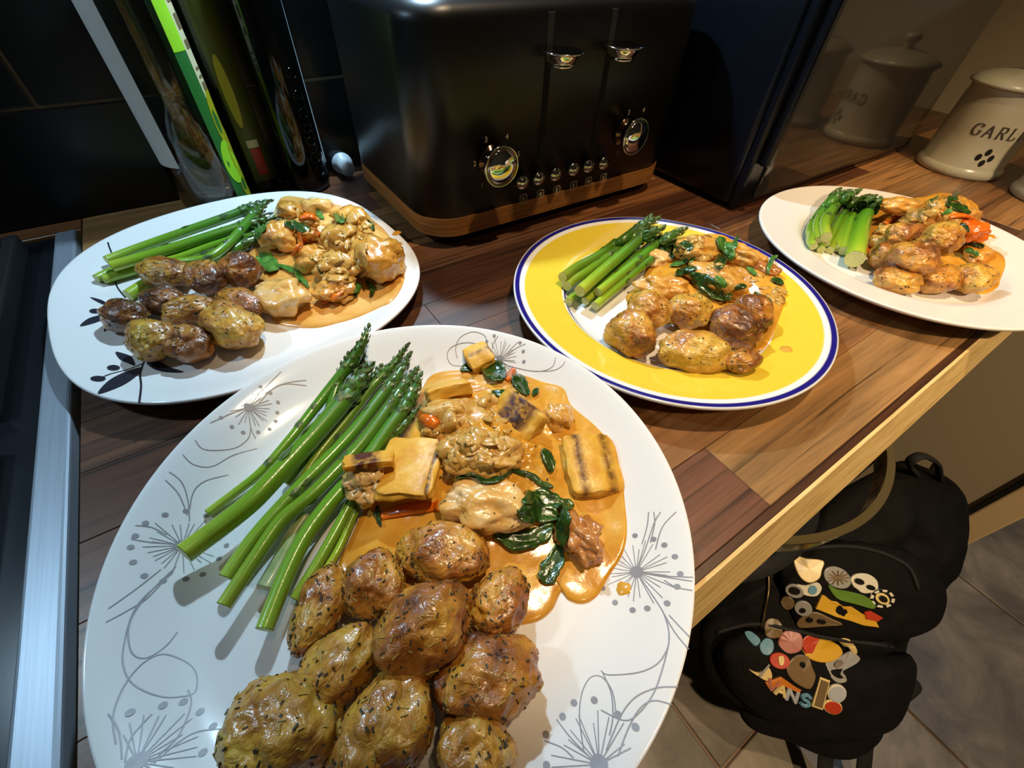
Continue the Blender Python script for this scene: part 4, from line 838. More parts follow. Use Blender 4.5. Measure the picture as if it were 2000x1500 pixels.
stick(bR, PR, [(1850, 428), (1875, 424), (1896, 430)], 16, 'red orange carrot slice on the heap'+RPN, GS, 'carrot', 'carrot_slice', 'carrot', .001)
stick(bR, PR, [(1725, 440), (1738, 430), (1752, 425)], 14, 'orange carrot slice beside the asparagus'+RPN, GS, 'carrot', 'carrot_slice', 'carrot', .001)
stick(bR, PR, [(1693, 470), (1694, 485), (1692, 497)], 10, 'orange carrot strip by the broad spear'+RPN, GS, 'carrot', 'carrot_slice', 'carrot', .0)
for l, w, lab, mt in (([(1845, 402), (1862, 406), (1880, 412), (1893, 420)], 14, 'dark green leaf strip on top of the heap', 'spinach'), ([(1848, 396), (1858, 390), (1868, 392)], 12, 'green leaf at the peak of the heap', 'spinach'), ([(1808, 402), (1818, 398), (1828, 400)], 12, 'grey green leaf on the middle piece', 'leaf_green'),
                      ([(1738, 453), (1750, 448), (1762, 446)], 10, 'green strip between the onion chunk and potatoes', 'spinach'), ([(1872, 440), (1880, 452), (1886, 462)], 18, 'dark green leaf behind the topmost potato', 'spinach'), ([(1872, 484), (1880, 478), (1888, 476)], 12, 'dark green leaf near the rim side sauce', 'spinach'), ([(1888, 476), (1905, 480), (1920, 485)], 9, 'thin green leaf strip pointing at the rim', 'spinach'),
                      ([(1885, 490), (1895, 498), (1908, 500)], 16, 'bright green leaf piece above the end potato', 'leaf_green'), ([(1838, 422), (1848, 416), (1858, 414)], 9, 'small leaf scrap beside the red carrot slice', 'leaf_green')):
    leaf(bR, PR, l, w, lab+RPN, GL, mt, 'green_leaf', cat='leaf')
onion(SR, bR, PR, [(1800, 420, 40), (1840, 410, 40), (1780, 440, 30)], 36, 9, .0042)
# sauce splashes on the rims
for P_, px, py, r_, lab in ((PL, 775, 455, .004, 'small sauce splash on the rim towards the toaster'), (PL, 780, 478, .003, 'second sauce splash below it on the black leaf plate rim'), (PR, 1935, 462, .0035, 'sauce splash on the plain white rim'), (PY, 1535, 682, .004, 'pale sauce drop on the yellow rim'), (PF, 1218, 1150, .003, 'small oil drop beside a dandelion print')):
    c = on_plate(P_, px, py); s = S(); v = [(c[0], c[1], plate_z(P_, c[0], c[1])+.0012)]; n = 18
    for rr_, h in ((.6, .0009), (1.0, .0001)):
        for k in range(n):
            a = 2*PI*k/n; R = r_*rr_*(1+.3*noise.noise(Vector((math.cos(a)*1.4+px, math.sin(a)*1.4, 0)))); x, y = c[0]+R*math.cos(a), c[1]+R*math.sin(a); v.append((x, y, plate_z(P_, x, y)+h))
    s.add(v, [(0, 1+k, 1+(k+1) % n) for k in range(n)]+[(1+k, 1+n+k, 1+n+(k+1) % n, 1+(k+1) % n) for k in range(n)])
    tag(s.build('sauce_splash', 'sauce', None, None, True), lab, 'sauce', 'sauce splashes')

# ------------------------------------------------------------------ toaster
def rr_outline(x0, x1, y0, y1, r, n=10):
    out = []
    for cx, cy, a0 in ((x1-r, y1-r, 0), (x0+r, y1-r, 90), (x0+r, y0+r, 180), (x1-r, y0+r, 270)):
        for k in range(n+1):
            a = math.radians(a0+90*k/n); out.append((cx+r*math.cos(a), cy+r*math.sin(a)))
    return out
def rr_solid(layers, n=10):
    """layers: (x0,x1,y0,y1,r,z) bottom to top"""
    v = []; f = []; m_ = 4*(n+1)
    for x0, x1, y0, y1, r, z in layers: v += [(x, y, z) for x, y in rr_outline(x0, x1, y0, y1, r, n)]
    for i in range(len(layers)-1):
        for k in range(m_): f.append((i*m_+k, i*m_+(k+1) % m_, (i+1)*m_+(k+1) % m_, (i+1)*m_+k))
    f.append(tuple(range(m_))[::-1]); f.append(tuple((len(layers)-1)*m_+k for k in range(m_))); return v, f
TX0, TX1, TY0, TY1 = .1435, .4560, .3400, .5400
to = root('toaster', (.3, .45, 0), 'black four slice toaster with chrome knobs and levers and a wooden base band', 'toaster')
lay = [(TX0, TX1, TY0, TY1, .036, .030), (TX0, TX1, TY0, TY1, .036, .168)]
for k in range(1, 8):
    a = PI/2*k/7; i_ = .016*(1-math.cos(a)); lay.append((TX0+i_, TX1-i_, TY0+i_, TY1-i_, .036-i_*.6, .168+.014*math.sin(a)))
body = put('body', *rr_solid(lay), 'toaster_black', to, None, True)
put('base_band', *rr_solid([(TX0+.010, TX1-.010, TY0+.010, TY1-.010, .030, .0065), (TX0-.0005, TX1+.0005, TY0-.0005, TY1+.0005, .036, .0130), (TX0-.0005, TX1+.0005, TY0-.0005, TY1+.0005, .036, .0302)]), 'light_wood', to, None, False)
for fx in (TX0+.05, TX1-.05):
    for fy in (TY0+.045, TY1-.045): put('foot', *revolve([(0, 0), (.012, 0), (.012, .007), (0, .007)], (fx, fy, 0), 24), 'black_plastic', to)
put('top_panel', *rr_solid([(TX0+.022, TX1-.022, TY0+.022, TY1-.022, .02, .1815), (TX0+.022, TX1-.022, TY0+.022, TY1-.022, .02, .1845)]), 'chrome', to)
for k in range(2):
    for j in range(2):
        put('bread_slot', *box(TX0+.03+k*.132, TX0+.03+k*.132+.12, TY0+.06+j*.06, TY0+.06+j*.06+.032, .170, .1850), 'black_plastic', to)
FY = TY0-.0002
for lx, (z0_, z1_) in ((.264, (.064, .172)), (.3305, (.064, .172))):
    sl = put('lever_slot', *box(lx-.0032, lx+.0032, FY-.0002, FY+.006, z0_, z1_, .0002, 1), 'hole_black', to)
for px, py in ((1103, 112), (1222, 100)):
    c = at(px, py, .318, 1); lv = put('lever', *revolve([(0, -.0062), (.0100, -.0062), (.0104, -.0046), (.0094, -.0040), (.0115, -.0030), (.0135, .0012), (.0138, .0022), (.0172, .0028), (.0176, .0036), (.0160, .0041), (0, .0030)], (c[0], .3215, c[2]), 28), 'chrome', to, None, False)
    for p_ in lv.data.polygons: p_.use_smooth = True
    put('stem', *box(c[0]-.003, c[0]+.003, .326, .3415, c[2]-.003, c[2]+.003, .0005, 1), 'dark_chrome', lv)
for px, py in ((981, 327), (1243, 268)):
    c = at(px, py, FY-.017, 1); kn = put('knob', *revolve([(0, 0), (.0140, 0), (.0140, .002), (.0105, .003), (.0105, .0115), (.0150, .0125), (.0168, .0135), (.0168, .0155), (.0158, .0170), (.0142, .0167)], (c[0], FY, c[2]), 40, 'y'), 'dark_chrome', to, None, True)
    put('knob_cap', *revolve([(.0148, .0155), (.0143, .0171), (.0120, .0180), (.006, .0193), (0, .0197)], (c[0], FY, c[2]), 40, 'y'), 'chrome', kn, None, True)
    put('knob_ring', *revolve([(.0155, .0167), (.0166, .0173), (.0172, .0161), (.0170, .0145)], (c[0], FY, c[2]), 40, 'y'), 'chrome', kn, None, True)
def text_mesh(t, size):
    cu = bpy.data.curves.new('t', 'FONT'); cu.body = t; cu.size = size; cu.align_x = 'CENTER'; cu.align_y = 'CENTER'; ob = bpy.data.objects.new('t', cu); COL.objects.link(ob)
    dg = bpy.context.evaluated_depsgraph_get(); me = ob.evaluated_get(dg).to_mesh(); v = [tuple(q.co) for q in me.vertices]; f = [tuple(p.vertices) for p in me.polygons]
    ob.evaluated_get(dg).to_mesh_clear(); bpy.data.objects.remove(ob); bpy.data.curves.remove(cu); return v, f
for t, px, py in (('1', 941, 362), ('2', 927, 320), ('3', 949, 273), ('4', 990, 267), ('5', 1013, 301), ('1', 1206, 299), ('2', 1203, 261), ('3', 1228, 220), ('4', 1257, 215)):
    c = at(px, py, FY, 1); v, f = text_mesh(t, .0062); put('numeral_print', [(c[0]+a[0], FY-.0003, c[2]+a[1]) for a in v], f, 'print_cream', to)
for i, (px, py) in enumerate(((1023, 358), (1055, 350), (1088, 342), (1123, 332), (1152, 326), (1182, 320))):
    c = at(px, py, .335, 1); put('button', *revolve([(.0066, 0), (.0066, .0025), (.0056, .0045), (.0052, .0045), (.0046, .0052), (.003, .0062), (0, .0066)], (c[0], FY, c[2]), 28, 'y'), 'chrome', to, None, True)
def bar(a, b, w, y=FY-.0003):
    a = np.array(a, float); b = np.array(b, float); t = (b-a)/np.linalg.norm(b-a); n_ = np.array([-t[1], t[0]])*w/2
    return [(q[0], y, q[1]) for q in (a-n_, b-n_, b+n_, a+n_)], [(0, 1, 2, 3)]
for i, (px, py) in enumerate(((1022, 388), (1055, 379), (1087, 371), (1120, 362), (1149, 354), (1178, 347))):
    c = at(px, py, FY, 1); s = S(); h = .0040; X, Z = c[0], c[2]
    q = [(X+a, Z+b) for a, b in ((-h, -h*.7), (-h*.7, -h), (h*.7, -h), (h, -h*.7), (h, h*.7), (h*.7, h), (-h*.7, h), (-h, h*.7))]
    for k in range(8): s.add(*bar(q[k], q[(k+1) % 8], .0006))
    kind = (0, 1, 2, 2, 1, 0)[i]; k_ = h*.5
    if kind == 0: s.add(*bar((X-k_, Z-k_), (X+k_, Z+k_), .0006)); s.add(*bar((X-k_, Z+k_), (X+k_, Z-k_), .0006))
    elif kind == 1:
        for u in (-.6, -.2, .2, .6): s.add(*bar((X-k_, Z+u*k_*1.2), (X+k_, Z+u*k_*1.2), .0006))
        s.add(*bar((X, Z-k_), (X, Z+k_), .0005))
    else:
        for u in (-.5, 0, .5): s.add(*bar((X+u*k_, Z-k_*1.2), (X+u*k_, Z+k_*1.2), .0005))
    tag(s.build('icon_print', 'print_cream', to), 'small square function symbol', kind='stuff')

# ------------------------------------------------------------------ microwave
mw = root('microwave', (.69, .42, 0), 'black microwave with a mirror glass door, behind the plain white plate', 'microwave')
put('body', *box(.479, .903, .262, .575, .004, .262, .006, 3), 'microwave_black', mw)
put('front_frame', *box(.4795, .9025, .2515, .262, .0045, .2615, .003, 2), 'microwave_black', mw)
dr = put('door_glass', *box(.507, .893, .2490, .2520, .011, .255, .0012, 2), 'mirror_glass', mw)
put('handle', *box(.487, .499, .240, .2515, .05, .22, .003, 2), 'microwave_black', mw)
for fx in (.5, .88):
    for fy in (.28, .55): put('foot', *revolve([(0, 0), (.012, 0), (.012, .005), (0, .005)], (fx, fy, 0), 20), 'black_plastic', mw)

# ------------------------------------------------------------------ ceramic jars
def jar(cx, cy, label, word):
    j = root('storage_jar', (cx, cy, 0), label, 'jar', 'ceramic storage jars')
    prof_ = [(0, 0), (.0485, 0), (.0505, .003), (.0505, .008), (.0480, .0115), (.0470, .013), (.0468, .05), (.0462, .085), (.0450, .092), (.0462, .0965), (.0462, .0985), (.041, .0990), (0, .0990)]
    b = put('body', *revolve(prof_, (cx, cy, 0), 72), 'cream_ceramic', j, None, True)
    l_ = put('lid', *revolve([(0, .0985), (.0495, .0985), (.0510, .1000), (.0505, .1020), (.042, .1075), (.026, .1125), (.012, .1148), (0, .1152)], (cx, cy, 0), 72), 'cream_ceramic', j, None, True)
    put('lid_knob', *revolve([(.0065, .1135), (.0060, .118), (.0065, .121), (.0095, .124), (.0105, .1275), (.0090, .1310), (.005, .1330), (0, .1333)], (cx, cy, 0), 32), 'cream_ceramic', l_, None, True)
    return j, b
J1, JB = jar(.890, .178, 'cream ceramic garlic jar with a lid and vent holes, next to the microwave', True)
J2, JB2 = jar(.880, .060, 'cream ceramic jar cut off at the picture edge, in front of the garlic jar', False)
JC = (.890, .178)
def on_jar(px, py):
    r_ = hit(bvh_of(JB), px, py)[0]
    return (math.atan2(r_[1]-JC[1], r_[0]-JC[0]), r_[2]) if r_ is not None else None
h0 = on_jar(1908, 252) or (-2.6, .065)
GLYPH = {'G': [[(.92, .78), (.78, .97), (.5, 1.0), (.2, .85), (.08, .5), (.2, .15), (.5, 0), (.8, .08), (.9, .2), (.9, .42)], [(.7, .42), (1.05, .42)], [(.92, .78), (.92, .98)]],
         'A': [[(.08, 0), (.5, 1.0)], [(.5, 1.0), (.92, 0)], [(.24, .34), (.78, .34)], [(-.04, 0), (.22, 0)], [(.76, 0), (1.06, 0)]],
         'R': [[(.2, 0), (.2, 1.0)], [(.05, 1.0), (.6, 1.0), (.82, .88), (.82, .64), (.6, .52), (.2, .52)], [(.5, .52), (.9, 0)], [(.05, 0), (.35, 0)], [(.82, 0), (1.02, 0)]],
         'L': [[(.2, 0), (.2, 1.0)], [(.05, 1.0), (.36, 1.0)], [(.05, 0), (.8, 0), (.86, .25)]], 'I': [[(.3, 0), (.3, 1.0)], [(.14, 1.0), (.46, 1.0)], [(.14, 0), (.46, 0)]],
         'C': [[(.92, .76), (.78, .97), (.5, 1.0), (.2, .85), (.08, .5), (.2, .15), (.5, 0), (.8, .08), (.92, .25)], [(.92, .76), (.92, .98)]]}
def jar_strokes(strokes, a0, z0_, w_, h_, out, width, R=.0474):
    for st in strokes:
        pts = smooth_line([np.array(q) for q in st], 4) if len(st) > 2 else [np.array(st[0])+(np.array(st[1])-np.array(st[0]))*t for t in np.linspace(0, 1, 5)]
        P2 = np.array([(q[0]*w_, q[1]*h_) for q in pts]); T = np.gradient(P2, axis=0); T /= np.linalg.norm(T, axis=1)[:, None]+1e-9; v = []
        for q, t in zip(P2, T):
            wd = width*(1.35 if abs(t[1]) > .5 else .7)
            for s_ in (-1, 1):
                x, z = q[0]-t[1]*s_*wd/2, q[1]+t[0]*s_*wd/2; a = a0+x/.047; v.append((JC[0]+R*math.cos(a), JC[1]+R*math.sin(a), z0_+z))
        out.add(v, [(2*i, 2*i+1, 2*i+3, 2*i+2) for i in range(len(P2)-1)])
a = h0[0]-.004/.047
for ch in 'GARLIC':
    s = S(); wd = .0095 if ch != 'I' else .006; jar_strokes(GLYPH[ch], a, h0[1]-.006, wd, .0125, s, .0014); s.build('letter_print', 'letter_brown', J1); a += (wd+.0035)/.047
for px, py in ((1911, 307), (1931, 298), (1935, 310), (1917, 319)):
    q = on_jar(px, py)
    if q is None: continue
    a, z = q; s = S(); v = [(JC[0]+.0472*math.cos(a), JC[1]+.0472*math.sin(a), z)]
    for k in range(16):
        t = 2*PI*k/16; aa = a+.0032*math.cos(t)/.047; v.append((JC[0]+.0472*math.cos(aa), JC[1]+.0472*math.sin(aa), z+.0042*math.sin(t)))
    s.add(v, [(0, 1+k, 1+(k+1) % 16) for k in range(16)]); s.build('vent_hole', 'hole_black', J1)

# ------------------------------------------------------------------ bottles by the tiles
def bottle(name, cx, cy, R, H, label, glass, group, thick=.003, liquid=None, lh=.06):
    ro = root(name, (cx, cy, 0), label, 'bottle', group)
    outer = [(0, .0), (R*.86, 0), (R*.97, .003), (R, .009), (R, H*.62), (R*.97, H*.66), (R*.80, H*.72), (R*.48, H*.79), (R*.40, H*.83), (R*.38, H*.95), (R*.44, H*.955), (R*.44, H)]
    inner = [(R*.44-.003, H), (R*.38-.003, H*.95), (R*.40-.003, H*.83), (R*.48-thick, H*.785), (R*.80-thick, H*.715), (R-thick, H*.655), (R-thick, .012), (R*.9-thick, .007), (0, .0065)]
    put('glass', *revolve(outer+(inner if glass == 'clear_glass' else [(0, H)]), (cx, cy, 0), 64), glass, ro, None, True)
    if liquid:
        ri = R-thick-.0002
        put('oil', *revolve([(0, .0068), (R*.9-thick-.0003, .0073), (ri, .0122), (ri, lh), (ri-.001, lh-.0006), (0, lh-.0006)], (cx, cy, 0), 64), liquid, ro, None, True)
    put('cap', *revolve([(R*.44+.0003, H*.955), (R*.44+.002, H*.955), (R*.44+.002, H+.004), (0, H+.004)], (cx, cy, 0), 32), 'black_plastic', ro)
    return ro
def wrap(ro, cx, cy, R, a0, a1, z0_, z1_, mat, name='label', n=14, edge=None):
    v = []
    for k in range(n+1):
        a = math.radians(a0+(a1-a0)*k/n)
        for zz in (z0_, z1_): v.append((cx+R*math.cos(a), cy+R*math.sin(a), zz+(edge(k/n) if edge else 0)))
    return put(name, v, [(2*k, 2*k+1, 2*k+3, 2*k+2) for k in range(n)], mat, ro, None, True)
GB = 'bottles beside the toaster'
B1 = (-.0060, .5470); R1 = .0320
b1 = bottle('oil_bottle', B1[0], B1[1], R1, .27, 'clear glass bottle with a little amber oil and a green and yellow label', 'clear_glass', GB, liquid='oil', lh=.056)
RL_ = R1+.0004
lb = wrap(b1, B1[0], B1[1], RL_, -56, 62, .012, .205, 'label_dark_green', 'label', 24)
for a0, a1, z0_, z1_, mt in ((-56, -32, .135, .205, 'label_lime'), (-32, 30, .100, .205, 'label_paper')):
    wrap(lb if False else b1, B1[0], B1[1], RL_+.0002, a0, a1, z0_, z1_, mt, 'label_panel')
for cz, a_, rz, ra, mt in ((.080, -16, .028, 22, 'label_yellow'), (.046, -36, .020, 18, 'label_lime'), (.048, -14, .024, 18, 'label_yellow'), (.022, -14, .016, 22, 'label_yellow')):
    s = S(); v = []
    for k in range(20):
        t = 2*PI*k/20; aa = math.radians(a_+ra*math.cos(t)); v.append((B1[0]+(RL_+.00035)*math.cos(aa), B1[1]+(RL_+.00035)*math.sin(aa), cz+rz*math.sin(t)))
    s.add([(B1[0]+(RL_+.00035)*math.cos(math.radians(a_)), B1[1]+(RL_+.00035)*math.sin(math.radians(a_)), cz)]+v, [(0, 1+k, 1+(k+1) % 20) for k in range(20)]); s.build('label_shape', mt, b1, None, True)
wrap(b1, B1[0], B1[1], RL_, 178, 236, .050, .205, 'label_back', 'label_back', 10)
for zz, hh in ((.165, .008), (.148, .010), (.135, .006), (.120, .002), (.114, .002), (.105, .006)):
    wrap(b1, B1[0], B1[1], RL_+.0005, -26, -4, zz, zz+hh, 'label_ink', 'label_text')
B2 = (.0440, .5655); R2 = .0165
b2 = bottle('oil_bottle', B2[0], B2[1], R2, .30, 'slim dark green bottle with an olive label and red mark', 'dark_green_glass', GB)
wrap(b2, B2[0], B2[1], R2+.0004, -120, 30, .016, .19, 'label_olive', 'label', 24)
wrap(b2, B2[0], B2[1], R2+.0006, -96, -62, .022, .048, 'label_red', 'label_panel'); wrap(b2, B2[0], B2[1], R2+.0006, -100, -62, .049, .056, 'label_paper', 'label_panel')
s = S(); v = []
for k in range(24):
    t = 2*PI*k/24; aa = math.radians(-95+15*math.cos(t)); v.append((B2[0]+(R2+.0007)*math.cos(aa), B2[1]+(R2+.0007)*math.sin(aa), .098+.03*math.sin(t)))
s.add([(B2[0]+(R2+.0007)*math.cos(math.radians(-100)), B2[1]+(R2+.0007)*math.sin(math.radians(-100)), .098)]+v, [(0, 1+k, 1+(k+1) % 24) for k in range(24)]); s.build('label_shape', 'label_yellow', b2, None, True)
B3 = (.0905, .5500); R3 = .0225
b3 = bottle('wine_bottle', B3[0], B3[1], R3, .31, 'black glass bottle with raised rings up its side, beside the clear board', 'black_glass', GB)
for zz, a_, rr_ in ((.022, -62, .0065), (.036, -62, .0065), (.052, -62, .005), (.064, -62, .0045), (.078, -62, .0055), (.094, -62, .005), (.112, -62, .0055)):
    pts = []
    for t in np.linspace(.4, 2*PI-.6, 18):
        aa = math.radians(a_)+rr_*math.cos(t)/R3; pts.append((B3[0]+R3*1.004*math.cos(aa), B3[1]+R3*1.004*math.sin(aa), zz+rr_*.8*math.sin(t)))
    put('raised_mark', *tube(pts, .0004, 8), 'black_glass', b3, None, True)

# clear board standing behind the toaster
bd = root('glass_board', (.25, .568, 0), 'clear glass board standing on edge between the black bottle and toaster', 'board')
e0 = at(640, 322, .5655, 1)
v, f = rr_solid([(0, .30, 0, .30, .016, 0), (0, .30, 0, .30, .016, .005)], 8)
bx0 = e0[0]-.002; bz0 = .0004
put('sheet', [(bx0+p[0], .5660+p[2]+p[1]*.035, bz0+p[1]) for p in v], f, 'clear_sheet', bd)
put('edge_highlight_strip', [(bx0+dx-.0002, .5656+z*.035+dy, bz0+z) for z in (.017, .285) for dx, dy in ((0, 0), (.0016, -.0006), (.0016, .004), (0, .004))], [(0, 1, 5, 4), (1, 2, 6, 5), (2, 3, 7, 6), (3, 0, 4, 7), (0, 3, 2, 1), (4, 5, 6, 7)], 'edge_highlight', bd)  # pale strip draws the bright line of light on the board's edge
fp0 = at(684, 350, .545, 1)
fp0[2] = max(fp0[2], .0128)
for fx, fz in ((fp0[0], fp0[2]), (bx0+.28, fp0[2]), (fp0[0], .28), (bx0+.28, .28)):
    yb = .5658+fz*.035
    put('foot', *revolve([(0, 0), (.0120, 0), (.0120, .003), (.0085, .0045), (.0082, .022), (.0072, .0240), (0, .0240)], (fx, yb, fz), 32, 'y'), 'silicone', bd, None, True)

# ------------------------------------------------------------------ stool back and rucksack on the floor
hp = np.array([at(x, y, -.30) for x, y in ((1752, 895), (1745, 930), (1724, 965), (1690, 1000), (1645, 1028), (1600, 1038), (1560, 1052))])
q_ = np.linalg.lstsq(np.c_[2*hp[:, :2], np.ones(len(hp))], (hp[:, :2]**2).sum(1), rcond=None)[0]; HC = q_[:2]; HR = math.sqrt(q_[2]+HC@HC); HR = min(HR, .24)
HC = np.array([hp[3][0]-.01, hp[3][1]+HR-.001])
stl = root('bar_stool', (HC[0], HC[1], FLOOR), 'stool with a curved translucent back rim, tucked under the worktop', 'stool')
sec = [(-.003, -.014), (.003, -.014), (.0035, .012), (.0060, .014), (.0060, .018), (-.004, .018), (-.004, .012)]
v = []; f = []; n = 56; ns = len(sec)
for k in range(n+1):
    a = math.radians(190+160*k/n)
    for dr_, dz_ in sec: v.append((HC[0]+(HR+dr_)*math.cos(a), HC[1]+(HR+dr_)*math.sin(a), -.30+dz_))
for k in range(n):
    for j in range(ns): f.append((k*ns+j, k*ns+(j+1) % ns, (k+1)*ns+(j+1) % ns, (k+1)*ns+j))
f += [tuple(range(ns))[::-1], tuple(n*ns+j for j in range(ns))]
put('back_rim', v, f, 'acrylic_olive', stl, None, False)
put('seat', *revolve([(0, -.47), (HR-.02, -.47), (HR-.004, -.462), (HR-.004, -.452), (HR-.02, -.445), (0, -.445)], (HC[0], HC[1], 0), 56), 'bag_webbing', stl, None, True)
for a in (205, 240, 300, 335):
    a = math.radians(a); put('back_post', *tube([(HC[0]+(HR-.006)*math.cos(a), HC[1]+(HR-.006)*math.sin(a), z) for z in (-.455, -.31)], .005, 10), 'chrome', stl, None, True)
for a in (45, 135, 225, 315):
    a = math.radians(a); put('leg', *tube([(HC[0]+(HR*.5)*math.cos(a), HC[1]+(HR*.5)*math.sin(a), -.468), (HC[0]+(HR*.70)*math.cos(a), HC[1]+(HR*.70)*math.sin(a), FLOOR)], .010, 12), 'black_plastic', stl, None, True)

bag = root('rucksack', (.75, -.25, FLOOR), 'black rucksack covered with pin badges standing on the slate floor', 'bag')
def zb(py): return -.80+(1480-py)/580*.36          # the bag leans back: its foot is lower than its top
def BP(px, py, lift=0.0): return at(px, py, zb(py)+lift)
b_out = [(1376, 1180), (1366, 1290), (1388, 1332), (1450, 1385), (1500, 1412), (1560, 1420), (1640, 1420), (1700, 1400), (1735, 1345), (1750, 1290), (1762, 1240), (1792, 1190), (1812, 1150), (1852, 1110), (1876, 1060), (1886, 1010), (1878, 960), (1850, 932), (1805, 912), (1760, 900), (1690, 930), (1600, 985), (1500, 1060), (1430, 1120)]
nb_ = np.cross(BP(1700, 1100)-BP(1500, 1300), BP(1600, 1300)-BP(1500, 1200)); nb_ /= np.linalg.norm(nb_); nb_ = nb_ if nb_[2] > 0 else -nb_
def pillow(pxs, h_top, h_bot, name, mat, parent, off=0.0, seed=0, power=.55, wr=.012, nr=22):
    Q = np.array(smooth_line([BP(*p) for p in pxs], 5, True)); c = Q.mean(0); n = len(Q); v = []; f = []; rings = []
    for side, h in ((1, h_top), (-1, h_bot)):
        for i in range(nr+1):
            s_ = i/nr; rings.append((side, s_, h))
    order = [r_ for r_ in rings if r_[0] == 1]+[r_ for r_ in rings if r_[0] == -1][::-1][1:]
    for side, s_, h in order:
        for k in range(n):
            p = c+(Q[k]-c)*s_; e = h*(1-s_**3.2)**power; w = wr*(noise.noise(Vector(p*14)+Vector((seed, 0, 0)))+.5*noise.noise(Vector(p*34)))*(1-s_**4)
            v.append(p+nb_*(off+side*e+(w if side > 0 else 0)))
    R_ = len(order)
    for i in range(R_-1): f += [(i*n+k, i*n+(k+1) % n, (i+1)*n+(k+1) % n, (i+1)*n+k) for k in range(n)]
    return put(name, v, f, mat, parent, None, True)
bb = pillow(b_out, .050, .045, 'body', 'bag_fabric', bag, seed=2, wr=.024)
up = pillow([(1488, 1092), (1528, 1052), (1620, 1038), (1705, 1050), (1765, 1082), (1795, 1125), (1790, 1175), (1760, 1205), (1700, 1222), (1620, 1225), (1545, 1215), (1510, 1180)], .036, .0, 'upper_pocket', 'bag_fabric', bag, .040, 5, .5, .006)
lo_ = pillow([(1385, 1235), (1440, 1205), (1520, 1225), (1620, 1245), (1700, 1250), (1745, 1260), (1735, 1330), (1700, 1385), (1620, 1402), (1530, 1398), (1450, 1360), (1395, 1300)], .040, .0, 'lower_pocket', 'bag_fabric', bag, .036, 8, .5, .006)
fp = pillow([(1445, 1385), (1520, 1408), (1620, 1425), (1700, 1405), (1725, 1395), (1715, 1440), (1665, 1475), (1600, 1470), (1530, 1440), (1465, 1420)], .016, .02, 'base_panel', 'bag_fabric', bag, .004, 11, .5, .004)
pillow([(1730, 1330), (1760, 1310), (1790, 1335), (1760, 1365), (1725, 1392)], .008, .008, 'side_tab', 'bag_webbing', bag, .01, 3, .5, .001, 10)
bvB = [bvh_of(bb), bvh_of(up), bvh_of(lo_)]
def onbag(px, py, lift=.001):
    p, nm = hit(bvB, px, py)
    if p is None: p, nm = BP(px, py, .05), nb_
    return p+nm*lift, nm
for l, nm_ in (([(1502, 1130), (1540, 1085), (1620, 1068), (1700, 1074), (1770, 1105), (1792, 1150)], 'zip'), ([(1400, 1235), (1480, 1218), (1600, 1242), (1740, 1262)], 'zip')):
    put(nm_, *tube([onbag(*p, .001)[0] for p in smooth_line(l, 6)], .0035, 8), 'bag_webbing', bag, None, True)
for l in ([(1498, 1110), (1500, 1150), (1492, 1190), (1486, 1225)],):
    put('zip_pull', *tube([onbag(*p, .003)[0] for p in smooth_line(l, 5)], .0025, 8), 'zip_metal', bag, None, True)
for l, w in (([(1615, 1466), (1612, 1490), (1608, 1560)], .014), ([(1695, 1420), (1690, 1470), (1682, 1560)], .014), ([(1820, 915), (1850, 960), (1860, 1030), (1830, 1110)], .018)):
    pts = smooth_line([at(x, y, max(zb(y)-.01, -.893)) for x, y in l], 6); put('strap', *tube(pts, w, 10, True, .22), 'bag_webbing', bag, None, True)
put('haul_loop', *tube(smooth_line([BP(1790, 925, .02), BP(1775, 905, .05), BP(1800, 890, .06), BP(1830, 905, .05), BP(1835, 935, .02)], 6), .008, 10, True, .5), 'bag_webbing', bag, None, True)
def pin(pxs, mat, h=.0028, label=None, lift=.0006, name='pin_badge', sm_=3, parent=None):
    Q = [onbag(x, y, lift) for x, y in (smooth_line(pxs, sm_, True) if sm_ > 1 else pxs)]; P0 = np.array([q[0] for q in Q]); nm = np.mean([q[1] for q in Q], 0); nm /= np.linalg.norm(nm)
    c = P0.mean(0); P0 = P0-np.outer((P0-c)@nm, nm)*.6; n = len(P0); v = list(P0-nm*.001)+list(P0+nm*h*.7)+list(c+(P0-c)*.93+nm*h)+[c+nm*h]
    f = [tuple(range(n))[::-1]]+[(k, (k+1) % n, n+(k+1) % n, n+k) for k in range(n)]+[(n+k, n+(k+1) % n, 2*n+(k+1) % n, 2*n+k) for k in range(n)]+[(2*n+k, 2*n+(k+1) % n, 3*n) for k in range(n)]
    o = put(name, v, f, mat, parent or bag, None, False)
    if label: o['label'] = label
    return o
def ell(cx, cy, rx, ry, ang=0, n=14):
    a = math.radians(ang); return [(cx+rx*math.cos(t)*math.cos(a)-ry*math.sin(t)*math.sin(a), cy+rx*math.cos(t)*math.sin(a)+ry*math.sin(t)*math.cos(a)) for t in np.linspace(0, 2*PI, n+1)[:-1]]
def pc(l): return fc(l, 3.261, 1340, 1040)
